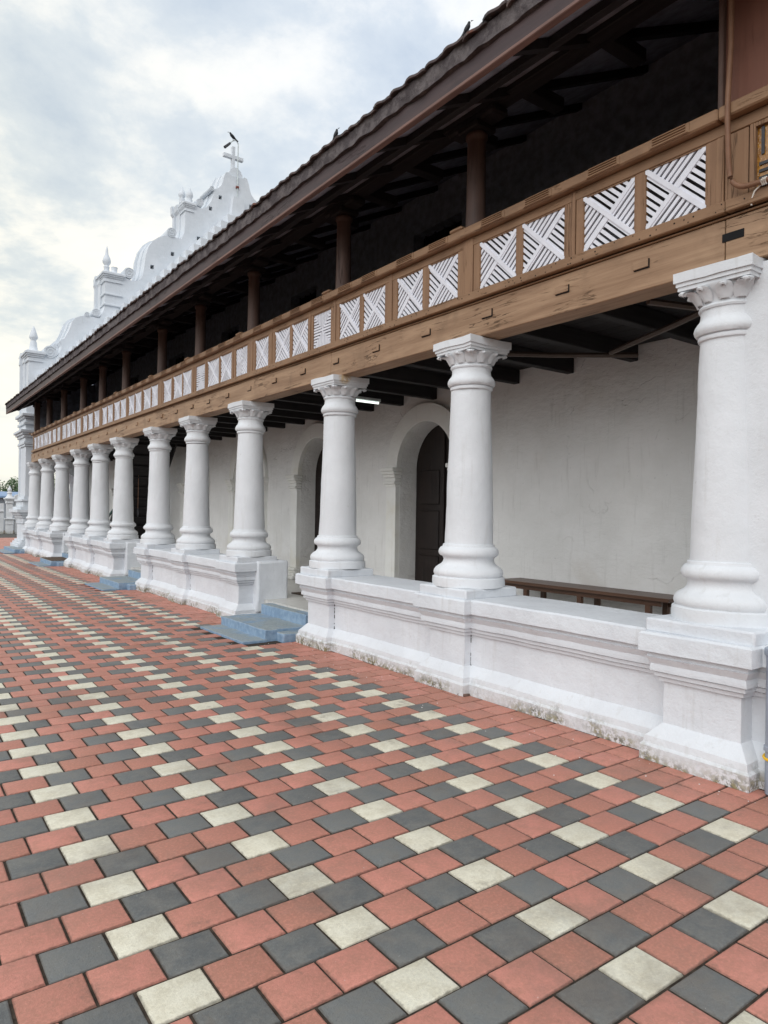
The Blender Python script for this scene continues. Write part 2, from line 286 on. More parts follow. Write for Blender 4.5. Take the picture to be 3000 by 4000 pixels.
# ------------------------------------------------------------------ mesh helpers
class MB:
    def __init__(s): s.v = []; s.f = []; s.mi = []; s.cur = 0
    def add(s, vs, fs):
        o = len(s.v); s.v += [tuple(v) for v in vs]
        for f in fs: s.f.append(tuple(i+o for i in f)); s.mi.append(s.cur)
        return s
    def box(s, x0, x1, y0, y1, z0, z1, c=0.0):
        x0, x1 = min(x0, x1), max(x0, x1); y0, y1 = min(y0, y1), max(y0, y1); z0, z1 = min(z0, z1), max(z0, z1)
        if c <= 0:
            vs = [(x0,y0,z0),(x1,y0,z0),(x1,y1,z0),(x0,y1,z0),(x0,y0,z1),(x1,y0,z1),(x1,y1,z1),(x0,y1,z1)]
            fs = [(0,3,2,1),(4,5,6,7),(0,1,5,4),(1,2,6,5),(2,3,7,6),(3,0,4,7)]
            return s.add(vs, fs)
        c = min(c, (x1-x0)*0.45, (y1-y0)*0.45, (z1-z0)*0.45)
        def ring(x0, x1, y0, y1, z, c): return [(x0+c,y0,z),(x1-c,y0,z),(x1,y0+c,z),(x1,y1-c,z),(x1-c,y1,z),(x0+c,y1,z),(x0,y1-c,z),(x0,y0+c,z)]
        rs = [ring(x0+c,x1-c,y0+c,y1-c,z0,c*0.5), ring(x0,x1,y0,y1,z0+c,c), ring(x0,x1,y0,y1,z1-c,c), ring(x0+c,x1-c,y0+c,y1-c,z1,c*0.5)]
        vs = [p for r_ in rs for p in r_]; fs = [tuple(range(7,-1,-1)), tuple(range(24,32))]
        for k in range(3):
            for i in range(8): j = (i+1)%8; fs.append((k*8+i, k*8+j, k*8+8+j, k*8+8+i))
        return s.add(vs, fs)
    def lathe(s, prof, cx=0, cy=0, n=32, cap=True):
        vs = []; fs = []
        for r_, z_ in prof:
            for i in range(n): a = 2*math.pi*i/n; vs.append((cx+r_*math.cos(a), cy+r_*math.sin(a), z_))
        for k in range(len(prof)-1):
            for i in range(n): j = (i+1)%n; fs.append((k*n+i, k*n+j, (k+1)*n+j, (k+1)*n+i))
        if cap: fs.append(tuple(range(n-1,-1,-1))); fs.append(tuple((len(prof)-1)*n+i for i in range(n)))
        return s.add(vs, fs)
    def tube(s, pts, r_, n=8, r2=None):
        pts = [Vector(p) for p in pts]; vs = []; fs = []; m = len(pts)
        for k, p in enumerate(pts):
            d = (pts[min(k+1,m-1)] - pts[max(k-1,0)]).normalized()
            a = Vector((0,0,1)) if abs(d.z) < 0.9 else Vector((0,1,0)); u = d.cross(a).normalized(); w = d.cross(u)
            rr = r_ if r2 is None else r_ + (r2-r_)*k/(m-1)
            for i in range(n): t = 2*math.pi*i/n; vs.append(p + u*rr*math.cos(t) + w*rr*math.sin(t))
        for k in range(m-1):
            for i in range(n): j = (i+1)%n; fs.append((k*n+i, k*n+j, (k+1)*n+j, (k+1)*n+i))
        fs.append(tuple(range(n-1,-1,-1))); fs.append(tuple((m-1)*n+i for i in range(n)))
        return s.add(vs, fs)
    def prism(s, poly, holes, a0, a1, plane):
        """poly (p,q) extruded between a0 and a1 along the axis missing from plane ('xz' -> y, 'yz' -> x, 'xy' -> z)"""
        bm = bmesh.new(); put = {'xz': lambda p,q,a: (p,a,q), 'yz': lambda p,q,a: (a,p,q), 'xy': lambda p,q,a: (p,q,a)}[plane]
        loops = []; edges = []
        for lp in [poly]+list(holes):
            vs = [bm.verts.new(put(p,q,a0)) for p,q in lp]; loops.append(vs)
            for i in range(len(vs)): edges.append(bm.edges.new((vs[i], vs[(i+1)%len(vs)])))
        bmesh.ops.triangle_fill(bm, edges=edges, use_beauty=True, use_dissolve=False)
        face = [tuple(v.index for v in f.verts) for f in (bm.verts.index_update() or bm.faces)]
        base = [tuple(v.co) for v in bm.verts]; n = len(base)
        ax = {'xz': 1, 'yz': 0, 'xy': 2}[plane]
        top = [tuple(a1 if i == ax else c for i, c in enumerate(p)) for p in base]
        side = []
        for vs in loops:
            for i in range(len(vs)): a, b = vs[i].index, vs[(i+1)%len(vs)].index; side.append((a, b, b+n, a+n))
        bm.free()
        return s.add(base+top, face+[tuple(i+n for i in reversed(f)) for f in face]+side)

def wloc(o):
    v = Vector((0,0,0))
    while o is not None: v += o.location; o = o.parent
    return v
def fix_normals(me):
    bm = bmesh.new(); bm.from_mesh(me); bmesh.ops.recalc_face_normals(bm, faces=bm.faces); bm.to_mesh(me); bm.free()
def mesh_of(name, mb, mat, smooth=None, recalc=True):
    me = bpy.data.meshes.new(name); me.from_pydata(mb.v, [], mb.f)
    for m in (mat if isinstance(mat, (list, tuple)) else [mat]): me.materials.append(MATS[m])
    if any(mb.mi): me.polygons.foreach_set('material_index', mb.mi)
    if recalc: fix_normals(me)
    if smooth:
        me.polygons.foreach_set('use_smooth', [True]*len(me.polygons)); me.set_sharp_from_angle(angle=R(smooth))
    me.update(); return me
def tag(o, label=None, cat=None, group=None, kind=None):
    for k, v in (('label', label), ('category', cat), ('group', group), ('kind', kind)):
        if v: o[k] = v
    return o
def thing(name, loc, label, cat, group=None):
    o = bpy.data.objects.new(name, None); C.objects.link(o); o.location = loc; o.empty_display_size = 0.2
    return tag(o, label, cat, group)
def inst(name, me, loc, parent=None, rz=0.0):
    o = bpy.data.objects.new(name, me); C.objects.link(o); o.parent = parent; o.location = loc; o.rotation_euler = (0, 0, rz); return o
def part(name, mb, mat, parent=None, smooth=None, bevel=0.0, origin=None, recalc=True):
    """world-space mesh -> object whose origin is its own centre (or base), parented without rotation"""
    xs, ys, zs = zip(*mb.v)
    c = Vector(((min(xs)+max(xs))/2, (min(ys)+max(ys))/2, (min(zs)+max(zs))/2)) if origin is None else Vector(origin)
    mb.v = [(x-c.x, y-c.y, z-c.z) for x, y, z in mb.v]
    o = bpy.data.objects.new(name, mesh_of(name, mb, mat, smooth, recalc)); C.objects.link(o)
    o.parent = parent; o.location = c - (wloc(parent) if parent else Vector((0,0,0)))
    if bevel:
        b = o.modifiers.new('bevel', 'BEVEL'); b.width = bevel; b.segments = 2; b.limit_method = 'ANGLE'; b.angle_limit = R(40)
    return o
def jitter(mb, amp, freq=3.0, seed=0.0, flat_z=None):
    out = []
    for v in mb.v:
        p = Vector(v)*freq + Vector((seed, seed*1.7, seed*0.3)); d = noise.noise_vector(p)*amp + noise.noise_vector(p*4)*amp*0.4
        if flat_z is not None and abs(v[2]-flat_z) < 1e-4: d.z = 0
        out.append((v[0]+d.x, v[1]+d.y, v[2]+d.z))
    mb.v = out; return mb

def loft(poly, prof, seg=0.13):
    """rectilinear footprint lofted through (z, outward offset) rings, long edges subdivided"""
    n = len(poly); nrm = []
    for i in range(n):
        a, b = poly[i], poly[(i+1)%n]; d = Vector((b[0]-a[0], b[1]-a[1])).normalized(); nrm.append(Vector((-d.y, d.x)))
    cnt = [max(1, int(math.dist(poly[i], poly[(i+1)%n])/seg)) for i in range(n)]
    mb = MB(); rings = []
    for z, off in prof:
        cor = []
        for i in range(n):
            a, b = nrm[i-1], nrm[i]; o = (a+b)*off if abs(a.dot(b)) < 0.5 else a*off
            cor.append(Vector(poly[i])+o)
        ring = []
        for i in range(n):
            p, q = cor[i], cor[(i+1)%n]
            for k in range(cnt[i]): t = k/cnt[i]; r_ = p.lerp(q, t); ring.append((r_.x, r_.y, z))
        rings.append(ring)
    m = len(rings[0]); vs = [p for r_ in rings for p in r_]; fs = []
    for k in range(len(rings)-1):
        for i in range(m): j = (i+1)%m; fs.append((k*m+i, k*m+j, (k+1)*m+j, (k+1)*m+i))
    fs.append(tuple((len(rings)-1)*m+i for i in range(m)))
    return mb.add(vs, fs)

# ================================================================== THE SETTING
g = part('ground', MB().box(-300, 500, -200, 900, -0.6, -0.05), 'earth'); tag(g, kind='structure')
g = part('joint_sand', MB().box(-12, 9.5, -6, 41.6, -0.049, -0.009), 'sand'); g.name = 'courtyard'; tag(g, kind='structure')
COURT = g
g = part('road', MB().box(-60, 60, 41.604, 48.6, -0.049, -0.02), 'asphalt'); tag(g, kind='structure')
g = part('far_ground', MB().box(-60, 60, 49.3, 160, -0.049, -0.03), 'earth'); tag(g, kind='structure')

# pavers ------------------------------------------------------------
PATCH = (2.43, 0.875)
PX0, PY0, PL, PW = 0.71026, 3.15165, 0.228645, 0.201286
def paver_mesh(name, mat):
    a, b = PL/2-0.0044, PW/2-0.0044; mb = MB()
    rs = []
    for ins, z in ((0.0, -0.03), (0.0, -0.009), (0.0030, -0.0026), (0.009, 0.0)):
        rs.append([(-a+ins, -b+ins, z), (a-ins, -b+ins, z), (a-ins, b-ins, z), (-a+ins, b-ins, z)])
    vs = [p for r_ in rs for p in r_]; fs = [(12,13,14,15)]
    for k in range(3):
        for i in range(4): j = (i+1)%4; fs.append((k*4+i, k*4+j, k*4+4+j, k*4+4+i))
    mb.add(vs, fs); return mesh_of(name, mb, mat, 50, recalc=False)
PM = {k: paver_mesh('paver_'+k, 'paver_'+k) for k in ('red', 'grey', 'cream')}
cells = []
yaw = R(36.0165)
for j in range(-192, 24):
    yc = PY0 - (j+0.5)*PW
    if yc > 41.5: continue
    A = (j % 2 == 0)
    i0 = int((max(0.125*yc-2.2, -3.0)-PX0)/PL)-1
    for i in range(i0, 40):
        off = 0.0 if A else 0.5
        xc = PX0 + (i+off+0.5)*PL
        lim = 4.22 if yc < 28.4 else 9.3
        if xc - PL/2 > lim: break
        if yc > 28.2 and yc < 30.6 and xc > 4.2: continue
        if yc > 0 and xc < 0.125*yc-2.2: continue
        if yc < 0.6 and (yc < -1.6 or xc < -1.6): continue
        if A: kind = ('cream', 'red', 'grey')[i % 3]
        else: kind = ('grey', 'red', 'red')[i % 3]
        if i+off > 13.6: kind = 'red'
        dep = xc*math.sin(yaw)+yc*math.cos(yaw); lat = xc*math.cos(yaw)-yc*math.sin(yaw)
        u = lat/dep*2716.4/1500 if dep > 0.2 else 9; v = -1.6/dep*2716.4/2000 if dep > 0.2 else -9
        vis = abs(u) < 1.02 and v > -1.02
        cells.append((xc, yc, kind, 1/(dep*dep*dep) if vis else 0.0))
def near_step(xc, yc):
    return any(3.56 < xc < 4.4 and a < yc < b for a, b in ((7.66, 9.16), (14.22, 15.7), (20.95, 22.3), (27.2, 30.2)))
cells = [c for c in cells if not near_step(c[0], c[1])]
cells.sort(key=lambda c: -c[3])
for k, (xc, yc, kind, a) in enumerate(cells[:300]):
    o = inst('paver', PM[kind], (xc-wloc(COURT).x+rng.uniform(-.0012,.0012), yc-wloc(COURT).y+rng.uniform(-.0012,.0012), rng.uniform(-0.0028, 0.0012)-wloc(COURT).z), COURT)
    o.rotation_euler = (rng.gauss(0, .0045), rng.gauss(0, .0045), rng.gauss(0, .004))
mb = MB(); rn = []
tmpl = PM['red']; tv = [v.co.copy() for v in tmpl.vertices]; tf = [tuple(p.vertices) for p in tmpl.polygons]
for xc, yc, kind, a in cells[300:]:
    mb.cur = ('red', 'grey', 'cream').index(kind); dz = rng.uniform(-0.003, 0.0015); tx, ty, tz = rng.gauss(0,.004), rng.gauss(0,.004), rng.gauss(0,.004)
    mb.add([(xc+v.x-tz*v.y, yc+v.y+tz*v.x, v.z+dz+tx*v.x+ty*v.y) for v in tv], tf); rn += [rng.random()]*len(tf)
o = part('paving', mb, ['paver_red', 'paver_grey', 'paver_cream'], COURT, recalc=False); tag(o, kind='stuff')
at = o.data.attributes.new('rnd', 'FLOAT', 'FACE'); at.data.foreach_set('value', rn)

# ================================================================== ARCADE
COLY = [2.375, 4.86, 7.19, 9.70, 11.86, 13.90, 16.40, 18.47, 20.50, 23.0, 25.25, 27.5]
AX = 4.535
PROF = [(0,0.105),(0.095,0.105),(0.112,0.088),(0.155,0.080),(0.175,0.060),(0.228,0.014),(0.24,0),(0.50,0),(0.518,0),(0.521,0.022),(0.546,0.026),(0.549,0.014),(0.553,0.044),
        (0.580,0.047),(0.583,0.036),(0.587,0.064),(0.610,0.066),(0.636,0.060),(0.664,0.076),(0.682,0.086),(0.685,0.076),(0.716,0.078),(0.721,0.120),(0.78,0.120),(0.832,0.118),(0.846,0.104)]
XW, XP, XB, HW = 4.355, 4.275, 4.81, 0.24
def plinth(cols, label, y_start=None):
    t = thing('plinth', (4.3, (cols[0]+cols[-1])/2, 0), label, 'wall', 'low plinth walls between the blue steps')
    poly = []
    if y_start is None: poly += [(XB, cols[0]-HW), (XP, cols[0]-HW)]
    else: poly += [(XB, y_start), (XW, y_start), (XW, cols[0]-HW-0.015), (XP-0.05, cols[0]-HW-0.015)]
    for i, c in enumerate(cols):
        xp, hw = (XP-0.05, HW+0.015) if c == COLY[0] else (XP, HW)
        if i: poly += [(XW, c-hw), (xp, c-hw)]
        poly += [(xp, c+hw)] + ([(XW, c+hw)] if i < len(cols)-1 else [])
    poly += [(XB, cols[-1]+HW)]
    mb = jitter(loft(poly, PROF, 0.09), 0.0060, 2.2, cols[0], 0)
    part('wall', mb, 'stucco', t, 28, origin=(4.3, wloc(t).y, 0))
    for c in cols:
        b = MB(); e = 0.035 if c == COLY[0] else 0.0; b.add(*grid_box(4.20-e, 4.85, c-0.325-e, c+0.325+e, 0.838, 0.932))
        part('pedestal_block', jitter(b, 0.004, 5, c), 'stucco', t, 30, bevel=0.014)
    if y_start is None:
        c = cols[0]; b = MB().add(*grid_box(4.50, 5.02, c-0.375, c-0.05, 0.10, 0.868))
        part('end_block', jitter(b, 0.010, 3, c), 'stucco', t, 30, bevel=0.035)
    c = cols[-1]; b = MB().add(*grid_box(4.58, 4.95, c+0.05, c+0.36, 0.02, 0.86))
    part('end_block', jitter(b, 0.010, 3, c+9), 'stucco', t, 30, bevel=0.03)
    for i, c in enumerate(cols):
        m = MB(); z = 0.235; r_ = random.Random(c)
        while z < 0.53:
            h = r_.uniform(0.004, 0.05)
            if r_.random() < 0.6: w = r_.uniform(0.0012, 0.0035); m.box(XW-0.004, XW+0.02, c-HW-w-0.001, c-HW+w, z, z+h)
            z += h+r_.uniform(0.004, 0.03)
        m.box(XW-0.006, XW+0.02, c-HW-0.012, c-HW+0.003, 0.228, 0.242)
        if i or y_start is not None: tag(part('crack', m, 'black_void', t), kind='stuff')
    return t
def grid_box(x0, x1, y0, y1, z0, z1, s=0.13):
    """box with subdivided faces so that it can be roughened"""
    bm = bmesh.new(); bmesh.ops.create_cube(bm, size=1.0)
    for v in bm.verts: v.co = Vector(((x0+x1)/2+v.co.x*(x1-x0), (y0+y1)/2+v.co.y*(y1-y0), (z0+z1)/2+v.co.z*(z1-z0)))
    for ax, (lo, hi) in enumerate(((x0,x1),(y0,y1),(z0,z1))):
        n = int((hi-lo)/s)
        for k in range(1, n+1):
            p = [0,0,0]; p[ax] = lo+(hi-lo)*k/(n+1); q = [0,0,0]; q[ax] = 1
            bmesh.ops.bisect_plane(bm, geom=bm.verts[:]+bm.edges[:]+bm.faces[:], plane_co=p, plane_no=q)
    bm.verts.index_update(); r_ = ([tuple(v.co) for v in bm.verts], [tuple(v.index for v in f.verts) for f in bm.faces]); bm.free(); return r_
plinth(COLY[0:3], 'white moulded plinth wall with mossy foot in front of the wooden bench', 0.3)
plinth(COLY[3:6], 'white moulded plinth wall between the worn rough step and the second blue steps')
plinth(COLY[6:9], 'white moulded plinth wall between the second blue steps and the slatted blue step')
plinth(COLY[9:12], 'white moulded plinth wall carrying the three columns next to the gabled front')

# columns -----------------------------------------------------------
BASEP = [(0.342,0.932),(0.343,0.97),(0.340,1.012),(0.326,1.018),(0.318,1.022),(0.326,1.034),(0.331,1.052),(0.326,1.075),(0.308,1.10),(0.288,1.114),(0.262,1.13),(0.247,1.15),(0.241,1.172),(0.246,1.192),(0.254,1.203),(0.268,1.208),
         (0.281,1.222),(0.286,1.243),(0.281,1.266),(0.266,1.287),(0.247,1.296),(0.243,1.316),(0.229,1.322)]
SHAFTP = [(0.229-(0.229-0.186)*(k/16)**1.05, 1.322+(2.762-1.322)*k/16) for k in range(17)]
CAPP = [(0.186,2.762),(0.199,2.768),(0.203,2.780),(0.200,2.794),(0.193,2.799),(0.212,2.803),(0.223,2.818),(0.227,2.836),(0.222,2.858),(0.208,2.882),(0.191,2.904),(0.186,2.922),(0.184,2.945),(0.184,2.964),(0.194,2.968),(0.199,2.980),(0.194,2.992),(0.185,2.997),(0.190,3.02),(0.203,3.05),(0.219,3.072),(0.236,3.092),(0.240,3.108)]
def col_meshes(seed):
    ms = {}
    for nm, pr in (('base', BASEP), ('shaft', SHAFTP), ('capital', CAPP)):
        mb = MB().lathe([(r_, z-0.932) for r_, z in pr], n=56, cap=False); jitter(mb, 0.0065, 3.2, seed); ms[nm] = mesh_of('column_'+nm, mb, 'stucco_column', 40)
    mb = MB()
    for h, a, b in ((0.236,3.104,3.131),(0.246,3.129,3.158),(0.258,3.156,3.222)): mb.add(*grid_box(-h, h, -h, h, a-0.932, b-0.932, 0.12))
    jitter(mb, 0.0075, 6, seed); ms['abacus'] = mesh_of('column_abacus', mb, 'stucco_column', 30)
    return ms
def leaf_mesh(rt, w):
    mb = MB(); pts = [(0.193,3.005),(0.205,3.03),(0.217,3.052),(0.232,3.072),(0.25,3.087)]
    pts += [(0.25+(rt-0.25)*0.55,3.097),(rt-0.008,3.096),(rt,3.086),(rt-0.006,3.075)]
    ws = [w*k for k in (0.62,0.84,0.98,1.0,0.96,0.84,0.66,0.45,0.25)]; vs = []; fs = []
    for (r_, z), ww in zip(pts, ws):
        for s, d in ((-1,-0.014),(-0.6,0.004),(0,0.009),(0.6,0.004),(1,-0.014)): vs.append((r_+d+0.006, s*ww*0.5, z-0.932-(0.006 if abs(s) == 1 else 0)))
    for k in range(len(pts)-1):
        for i in range(4): fs.append((k*5+i, k*5+i+1, k*5+6+i, k*5+5+i))
    n = len(vs); vs += [(x-0.016, y*0.9, z-0.004) for x, y, z in vs]; fs += [tuple(i+n for i in reversed(f)) for f in fs]
    mb.add(vs, fs); return mesh_of('leaf', mb, 'stucco_column', 60)
VARS = [col_meshes(s) for s in (1.0, 5.0, 9.0, 14.0, 21.0, 33.0)]
LEAFC, LEAFS = leaf_mesh(0.318, 0.118), leaf_mesh(0.262, 0.104)
ordn = ['first', 'second', 'third', 'fourth', 'fifth', 'sixth', 'seventh', 'eighth', 'ninth', 'tenth', 'eleventh', 'twelfth']
CLAB = ['thick white column half sunk into the plain wall beside the grey pipe', 'white leaf-capital column standing in front of the left end of the bench',
        'white column with stained capital in front of the lit tube, beside the worn rough step', 'white column on the far side of the worn rough blue step',
        'white column in the middle of the plinth beyond the worn rough step', 'white column before the second blue steps, near the hanging rope loop',
        'white column just beyond the second blue steps, before the dark staircase', 'white column in the middle of the plinth beyond the second blue steps',
        'white column just before the blue step with the slatted top', 'white column just beyond the blue step with the slatted top',
        'white column next but one to the gabled front', 'slim looking last white column right beside the gabled front']
for i, y in enumerate(COLY):
    t = thing('column_with_capital', (AX, y, 0.932), CLAB[i], 'column', 'white columns of the arcade'); V = VARS[i % 6]; rz = rng.uniform(0, 6.28)
    if i == 0: rz = 0
    for nm in ('base', 'shaft'): inst(nm, V[nm], (0,0,0), t, rz)
    cap = inst('capital', V['capital'], (0,0,0), t); inst('abacus', V['abacus'], (0,0,0), t)
    for k in range(12):
        a = [45, 73, 107][k % 3] + 90*(k//3)
        inst('leaf', LEAFC if k % 3 == 0 else LEAFS, (0,0,0), cap, R(a))

# plain wall to the right of the first column
t = thing('side_wall', (4.7, 1.2, 0.84), 'plain white wall the first column is sunk into, above the grey pipe', 'wall')
part('wall', jitter(MB().add(*grid_box(4.42, 4.95, 0.3, 2.235, 0.846, 3.20, 0.16)), 0.006, 2.5, 3), 'stucco_column', t, 30)

# steps -------------------------------------------------------------
def step_set(label, y0, y1, rough, planks=False, slab=True, top2=True):
    ym = (y0+y1)/2; t = thing('blue_steps', (4.2, ym, 0), label, 'steps', 'blue steps up to the veranda')
    if slab: part('slab', jitter(MB().add(*grid_box(3.57, 3.90, y0-0.02, y1-0.02, -0.04, 0.022, 0.1)), 0.005, 6, y0), 'blue_paint', t, 30, bevel=0.006)
    part('lower_step', jitter(MB().add(*grid_box(3.875, 4.60, y0, y1, -0.04, 0.135, 0.07)), rough, 7, y0), 'blue_paint', t, 30, bevel=0.010)
    if top2: part('upper_step', jitter(MB().add(*grid_box(4.46, 4.84, y0+0.04, y1-0.05, 0.02, 0.275, 0.1)), rough*0.4, 5, y1), 'blue_paint', t, 30, bevel=0.008)
    part('blue_block', jitter(MB().add(*grid_box(4.03, 4.42, y0-0.17, y0+0.02, -0.04, 0.105, 0.06)), 0.012, 7, y0+3), 'blue_paint', t, 40, bevel=0.02)
    if planks:
        for k in range(7): part('plank', MB().box(3.90+k*0.088, 3.90+k*0.088+0.07, y0+0.03, y1-0.03, 0.137, 0.152, 0.004), 'door_mat', t)
step_set('rough edged pale blue steps at the first opening, beside the column with the stained capital', 7.78, 9.15, 0.012)
step_set('smooth blue steps at the second opening, before the dark staircase', 14.27, 15.72, 0.004)
step_set('blue steps topped with a slatted wooden cover', 20.98, 22.55, 0.004, True)
step_set('low blue steps at the foot of the gabled front', 27.35, 29.9, 0.006, False, True, False)
o = part('plaster_lump', jitter(MB().box(4.17, 4.26, 4.50, 4.60, -0.01, 0.025, 0.01), 0.012, 9), 'patch_concrete', None, 40); tag(o, 'small broken grey mortar lump at the foot of the pier with the black crack', 'rubble')

# veranda floor -----------------------------------------------------
vf = part('veranda_floor', MB().box(4.62, 6.70, 0.3, 29.4, -0.05, 0.298), 'veranda_tiles'); tag(vf, kind='structure')
o = part('door_mat', MB().box(5.35, 5.85, 9.15, 9.85, 0.300, 0.312, 0.004), 'door_mat'); tag(o, 'flat brown door mat on the veranda floor behind the rough step', 'mat')

# nave wall with arched doors ----------------------------------------
XN = 6.63
nw = thing('church_nave', (XN, 14, 0.3), 'long white cracked church wall with arched doors behind the columns', 'wall')
def arc(cy, z0, r_, a0, a1, n): return [(cy+r_*math.cos(R(a0+(a1-a0)*k/n)), z0+r_*math.sin(R(a0+(a1-a0)*k/n))) for k in range(n+1)]
SPR, RI, RO = 2.32, 0.665, 0.935
ARCH = [(8.04, True), (11.22, True), (14.22, False), (17.4, False), (20.75, True), (24.2, True)]
holes = [[(c-RI, 0.31)] + arc(c, SPR, RI, 180, 0, 20) + [(c+RI, 0.31)] for c, d in ARCH if d]
part('wall', MB().prism([(0.2,0.2),(29.0,0.2),(29.0,3.52),(0.2,3.52)], holes, XN, XN+0.45, 'yz'), 'stucco_wall', nw)
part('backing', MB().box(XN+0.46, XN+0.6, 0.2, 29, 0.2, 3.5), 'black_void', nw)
for c, d in ARCH:
    ring = arc(c, SPR, RO, 0, 180, 28) + arc(c, SPR, RI-0.002 if d else 0.70, 180, 0, 28)
    part('archivolt', MB().prism(ring, [], XN-0.075, XN+0.02, 'yz'), 'stucco_trim', nw, 40, 0.006)
    if not d: part('niche_panel', MB().prism([(c-0.7,0.31)] + arc(c, SPR, 0.7, 180, 0, 20) + [(c+0.7,0.31)], [], XN-0.006, XN+0.01, 'yz'), 'stucco_trim', nw)
    for s in (-1, 1):
        a, b = sorted((c+s*(RI+0.003), c+s*(RO-0.02)))
        p = part('pilaster', MB().box(XN-0.085, XN+0.02, a, b, 0.52, 2.04), 'stucco_trim', nw, bevel=0.008)
        m = MB()
        for z0, z1, e in ((2.02,2.06,0.015),(2.06,2.10,0.05),(2.10,2.16,0.022),(2.16,2.21,0.045),(2.21,2.26,0.075),(2.26,2.318,0.10)): m.box(XN-0.085-e, XN+0.015, a-e*0.5, b+e*0.5, z0, z1, 0.008)
        part('impost', m, 'stucco_trim', p)
        m = MB()
        for z0, z1, e in ((0.298,0.36,0.10),(0.36,0.42,0.07),(0.42,0.46,0.03),(0.46,0.52,0.05)): m.box(XN-0.085-e, XN+0.015, a-e*0.5, b+e*0.5, z0, z1, 0.01)
        part('pilaster_base', m, 'stucco_trim', p)
    if d:
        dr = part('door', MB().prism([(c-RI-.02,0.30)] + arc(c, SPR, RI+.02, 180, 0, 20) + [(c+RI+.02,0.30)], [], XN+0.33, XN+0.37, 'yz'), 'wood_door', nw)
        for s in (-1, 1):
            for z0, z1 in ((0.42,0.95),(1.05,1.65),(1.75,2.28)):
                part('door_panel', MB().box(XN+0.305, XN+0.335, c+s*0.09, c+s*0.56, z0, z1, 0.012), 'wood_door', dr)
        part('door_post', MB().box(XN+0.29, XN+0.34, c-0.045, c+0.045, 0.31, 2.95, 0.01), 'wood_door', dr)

# bench ----------------------------------------------------------------
BENCH_LEGS = (4.0, 4.83, 5.6)
bt = thing('bench', (6.3, 4.9, 0.3), 'long dark brown wooden bench against the white church wall', 'bench')
part('seat', MB().box(6.08, 6.50, 3.75, 6.02, 0.785, 0.822, 0.006), 'wood_bench', bt)
part('apron', MB().box(6.12, 6.15, 3.85, 5.94, 0.735, 0.783), 'wood_bench', bt)
part('apron', MB().box(6.44, 6.47, 3.85, 5.94, 0.70, 0.783), 'wood_bench', bt)
for y in BENCH_LEGS:
    for x in (6.12, 6.42): part('leg', MB().box(x+0.002, x+0.055, y-0.028, y+0.028, 0.298, 0.784, 0.004), 'wood_bench', bt)

# ================================================================== GALLERY
gf = thing('timber_gallery', (5.5, 14, 3.225), 'brown timber gallery floor on a long beam resting on the white columns', 'gallery')
BY0, BY1 = 0.3, 27.6
segs = [(BY0, 2.352), (2.358, 7.2), (7.204, 12.9), (12.906, 20.5), (20.504, BY1)]
for a, b in segs:
    m = MB(); n = max(2, int((b-a)/0.25)); 
    vs, fs = grid_box(4.405, 4.64, a, b, 3.224, 3.532, 0.22); m.add(vs, fs); jitter(m, 0.004, 1.6, a)
    part('beam', m, 'wood_beam', gf, 30, bevel=0.008)
JY = [2.30, 2.965, 3.68, 4.53, 5.39, 6.25, 7.08, 7.88, 8.68, 9.486, 10.29, 11.07, 11.80] + [12.6+0.8*k for k in range(19)]
for k, y in enumerate(JY):
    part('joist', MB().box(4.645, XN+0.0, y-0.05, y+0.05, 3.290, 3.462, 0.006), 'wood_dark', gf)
    if k == 0: part('peg_hole', MB().box(4.3995, 4.41, y-0.07, y+0.07, 3.385, 3.437), 'black_void', gf)
    else:
        hh = rng.uniform(0.045, 0.056); ww = rng.uniform(0.058, 0.068); pr = 0.012 if k == 1 else rng.uniform(0.006, 0.024)
        part('peg', jitter(MB().box(4.402-pr, 4.44, y-ww, y+ww, 3.412-hh*0.6, 3.412+hh*0.6, 0.003), 0.002, 9, y), 'wood_beam', gf)
        if k < 14: part('peg_shade', MB().box(4.3975, 4.41, y-ww-0.007, y+ww*0.9, 3.412-hh*0.6-0.008, 3.412+hh*0.5), 'black_void', gf)  # black sliver stands in for the shade below and beside the peg
for k in range(10):
    x = 4.645+k*0.2; part('floor_board', MB().box(x, x+0.194, BY0, 29.0, 3.464, 3.500), 'wood_dark_y', gf)
for k, (x0, y0, x1, y1) in enumerate(((4.7, 3.1, 6.3, 2.5), (4.9, 2.3, 5.9, 4.3), (4.8, 5.2, 6.2, 4.2))):
    m = MB(); m.tube([(x0, y0, 3.235), ((x0+x1)/2, (y0+y1)/2, 3.225), (x1, y1, 3.240)], 0.026, 6); part('iron_strap', m, 'wood_strap', gf)

# railing ----------------------------------------------------------------
rl = thing('balcony_railing', (4.4, 14, 3.535), 'brown balcony railing with white criss-cross slat panels along the gallery', 'railing')
XR = 4.36
part('sill_moulding', MB().box(4.425, 4.50, BY0, 27.45, 3.533, 3.557), 'wood_dark_y', rl)  # recessed, its dark wood draws the shadow line under the bottom rail
part('sill_bead', MB().box(4.392, 4.43, BY0, 27.42, 3.534, 3.546, 0.004), 'wood_rail', rl)
for a, b in ((BY0, 2.33), (2.334, 6.1), (6.104, 12.9), (12.904, 20.0), (20.004, 27.3)):
    part('bottom_rail', MB().box(4.352, 4.45, a, b, 3.558, 3.634, 0.006), 'wood_rail', rl)
for a, b in ((BY0, 2.36), (2.364, 7.3), (7.304, 15.0), (15.004, 21.0), (21.004, 27.15)):
    part('handrail', MB().box(4.305, 4.45, a, b, 4.142, 4.226, 0.010), 'wood_rail', rl)
part('frame_rail', MB().box(4.372, 4.44, BY0, 27.2, 4.064, 4.140, 0.004), 'wood_rail', rl)
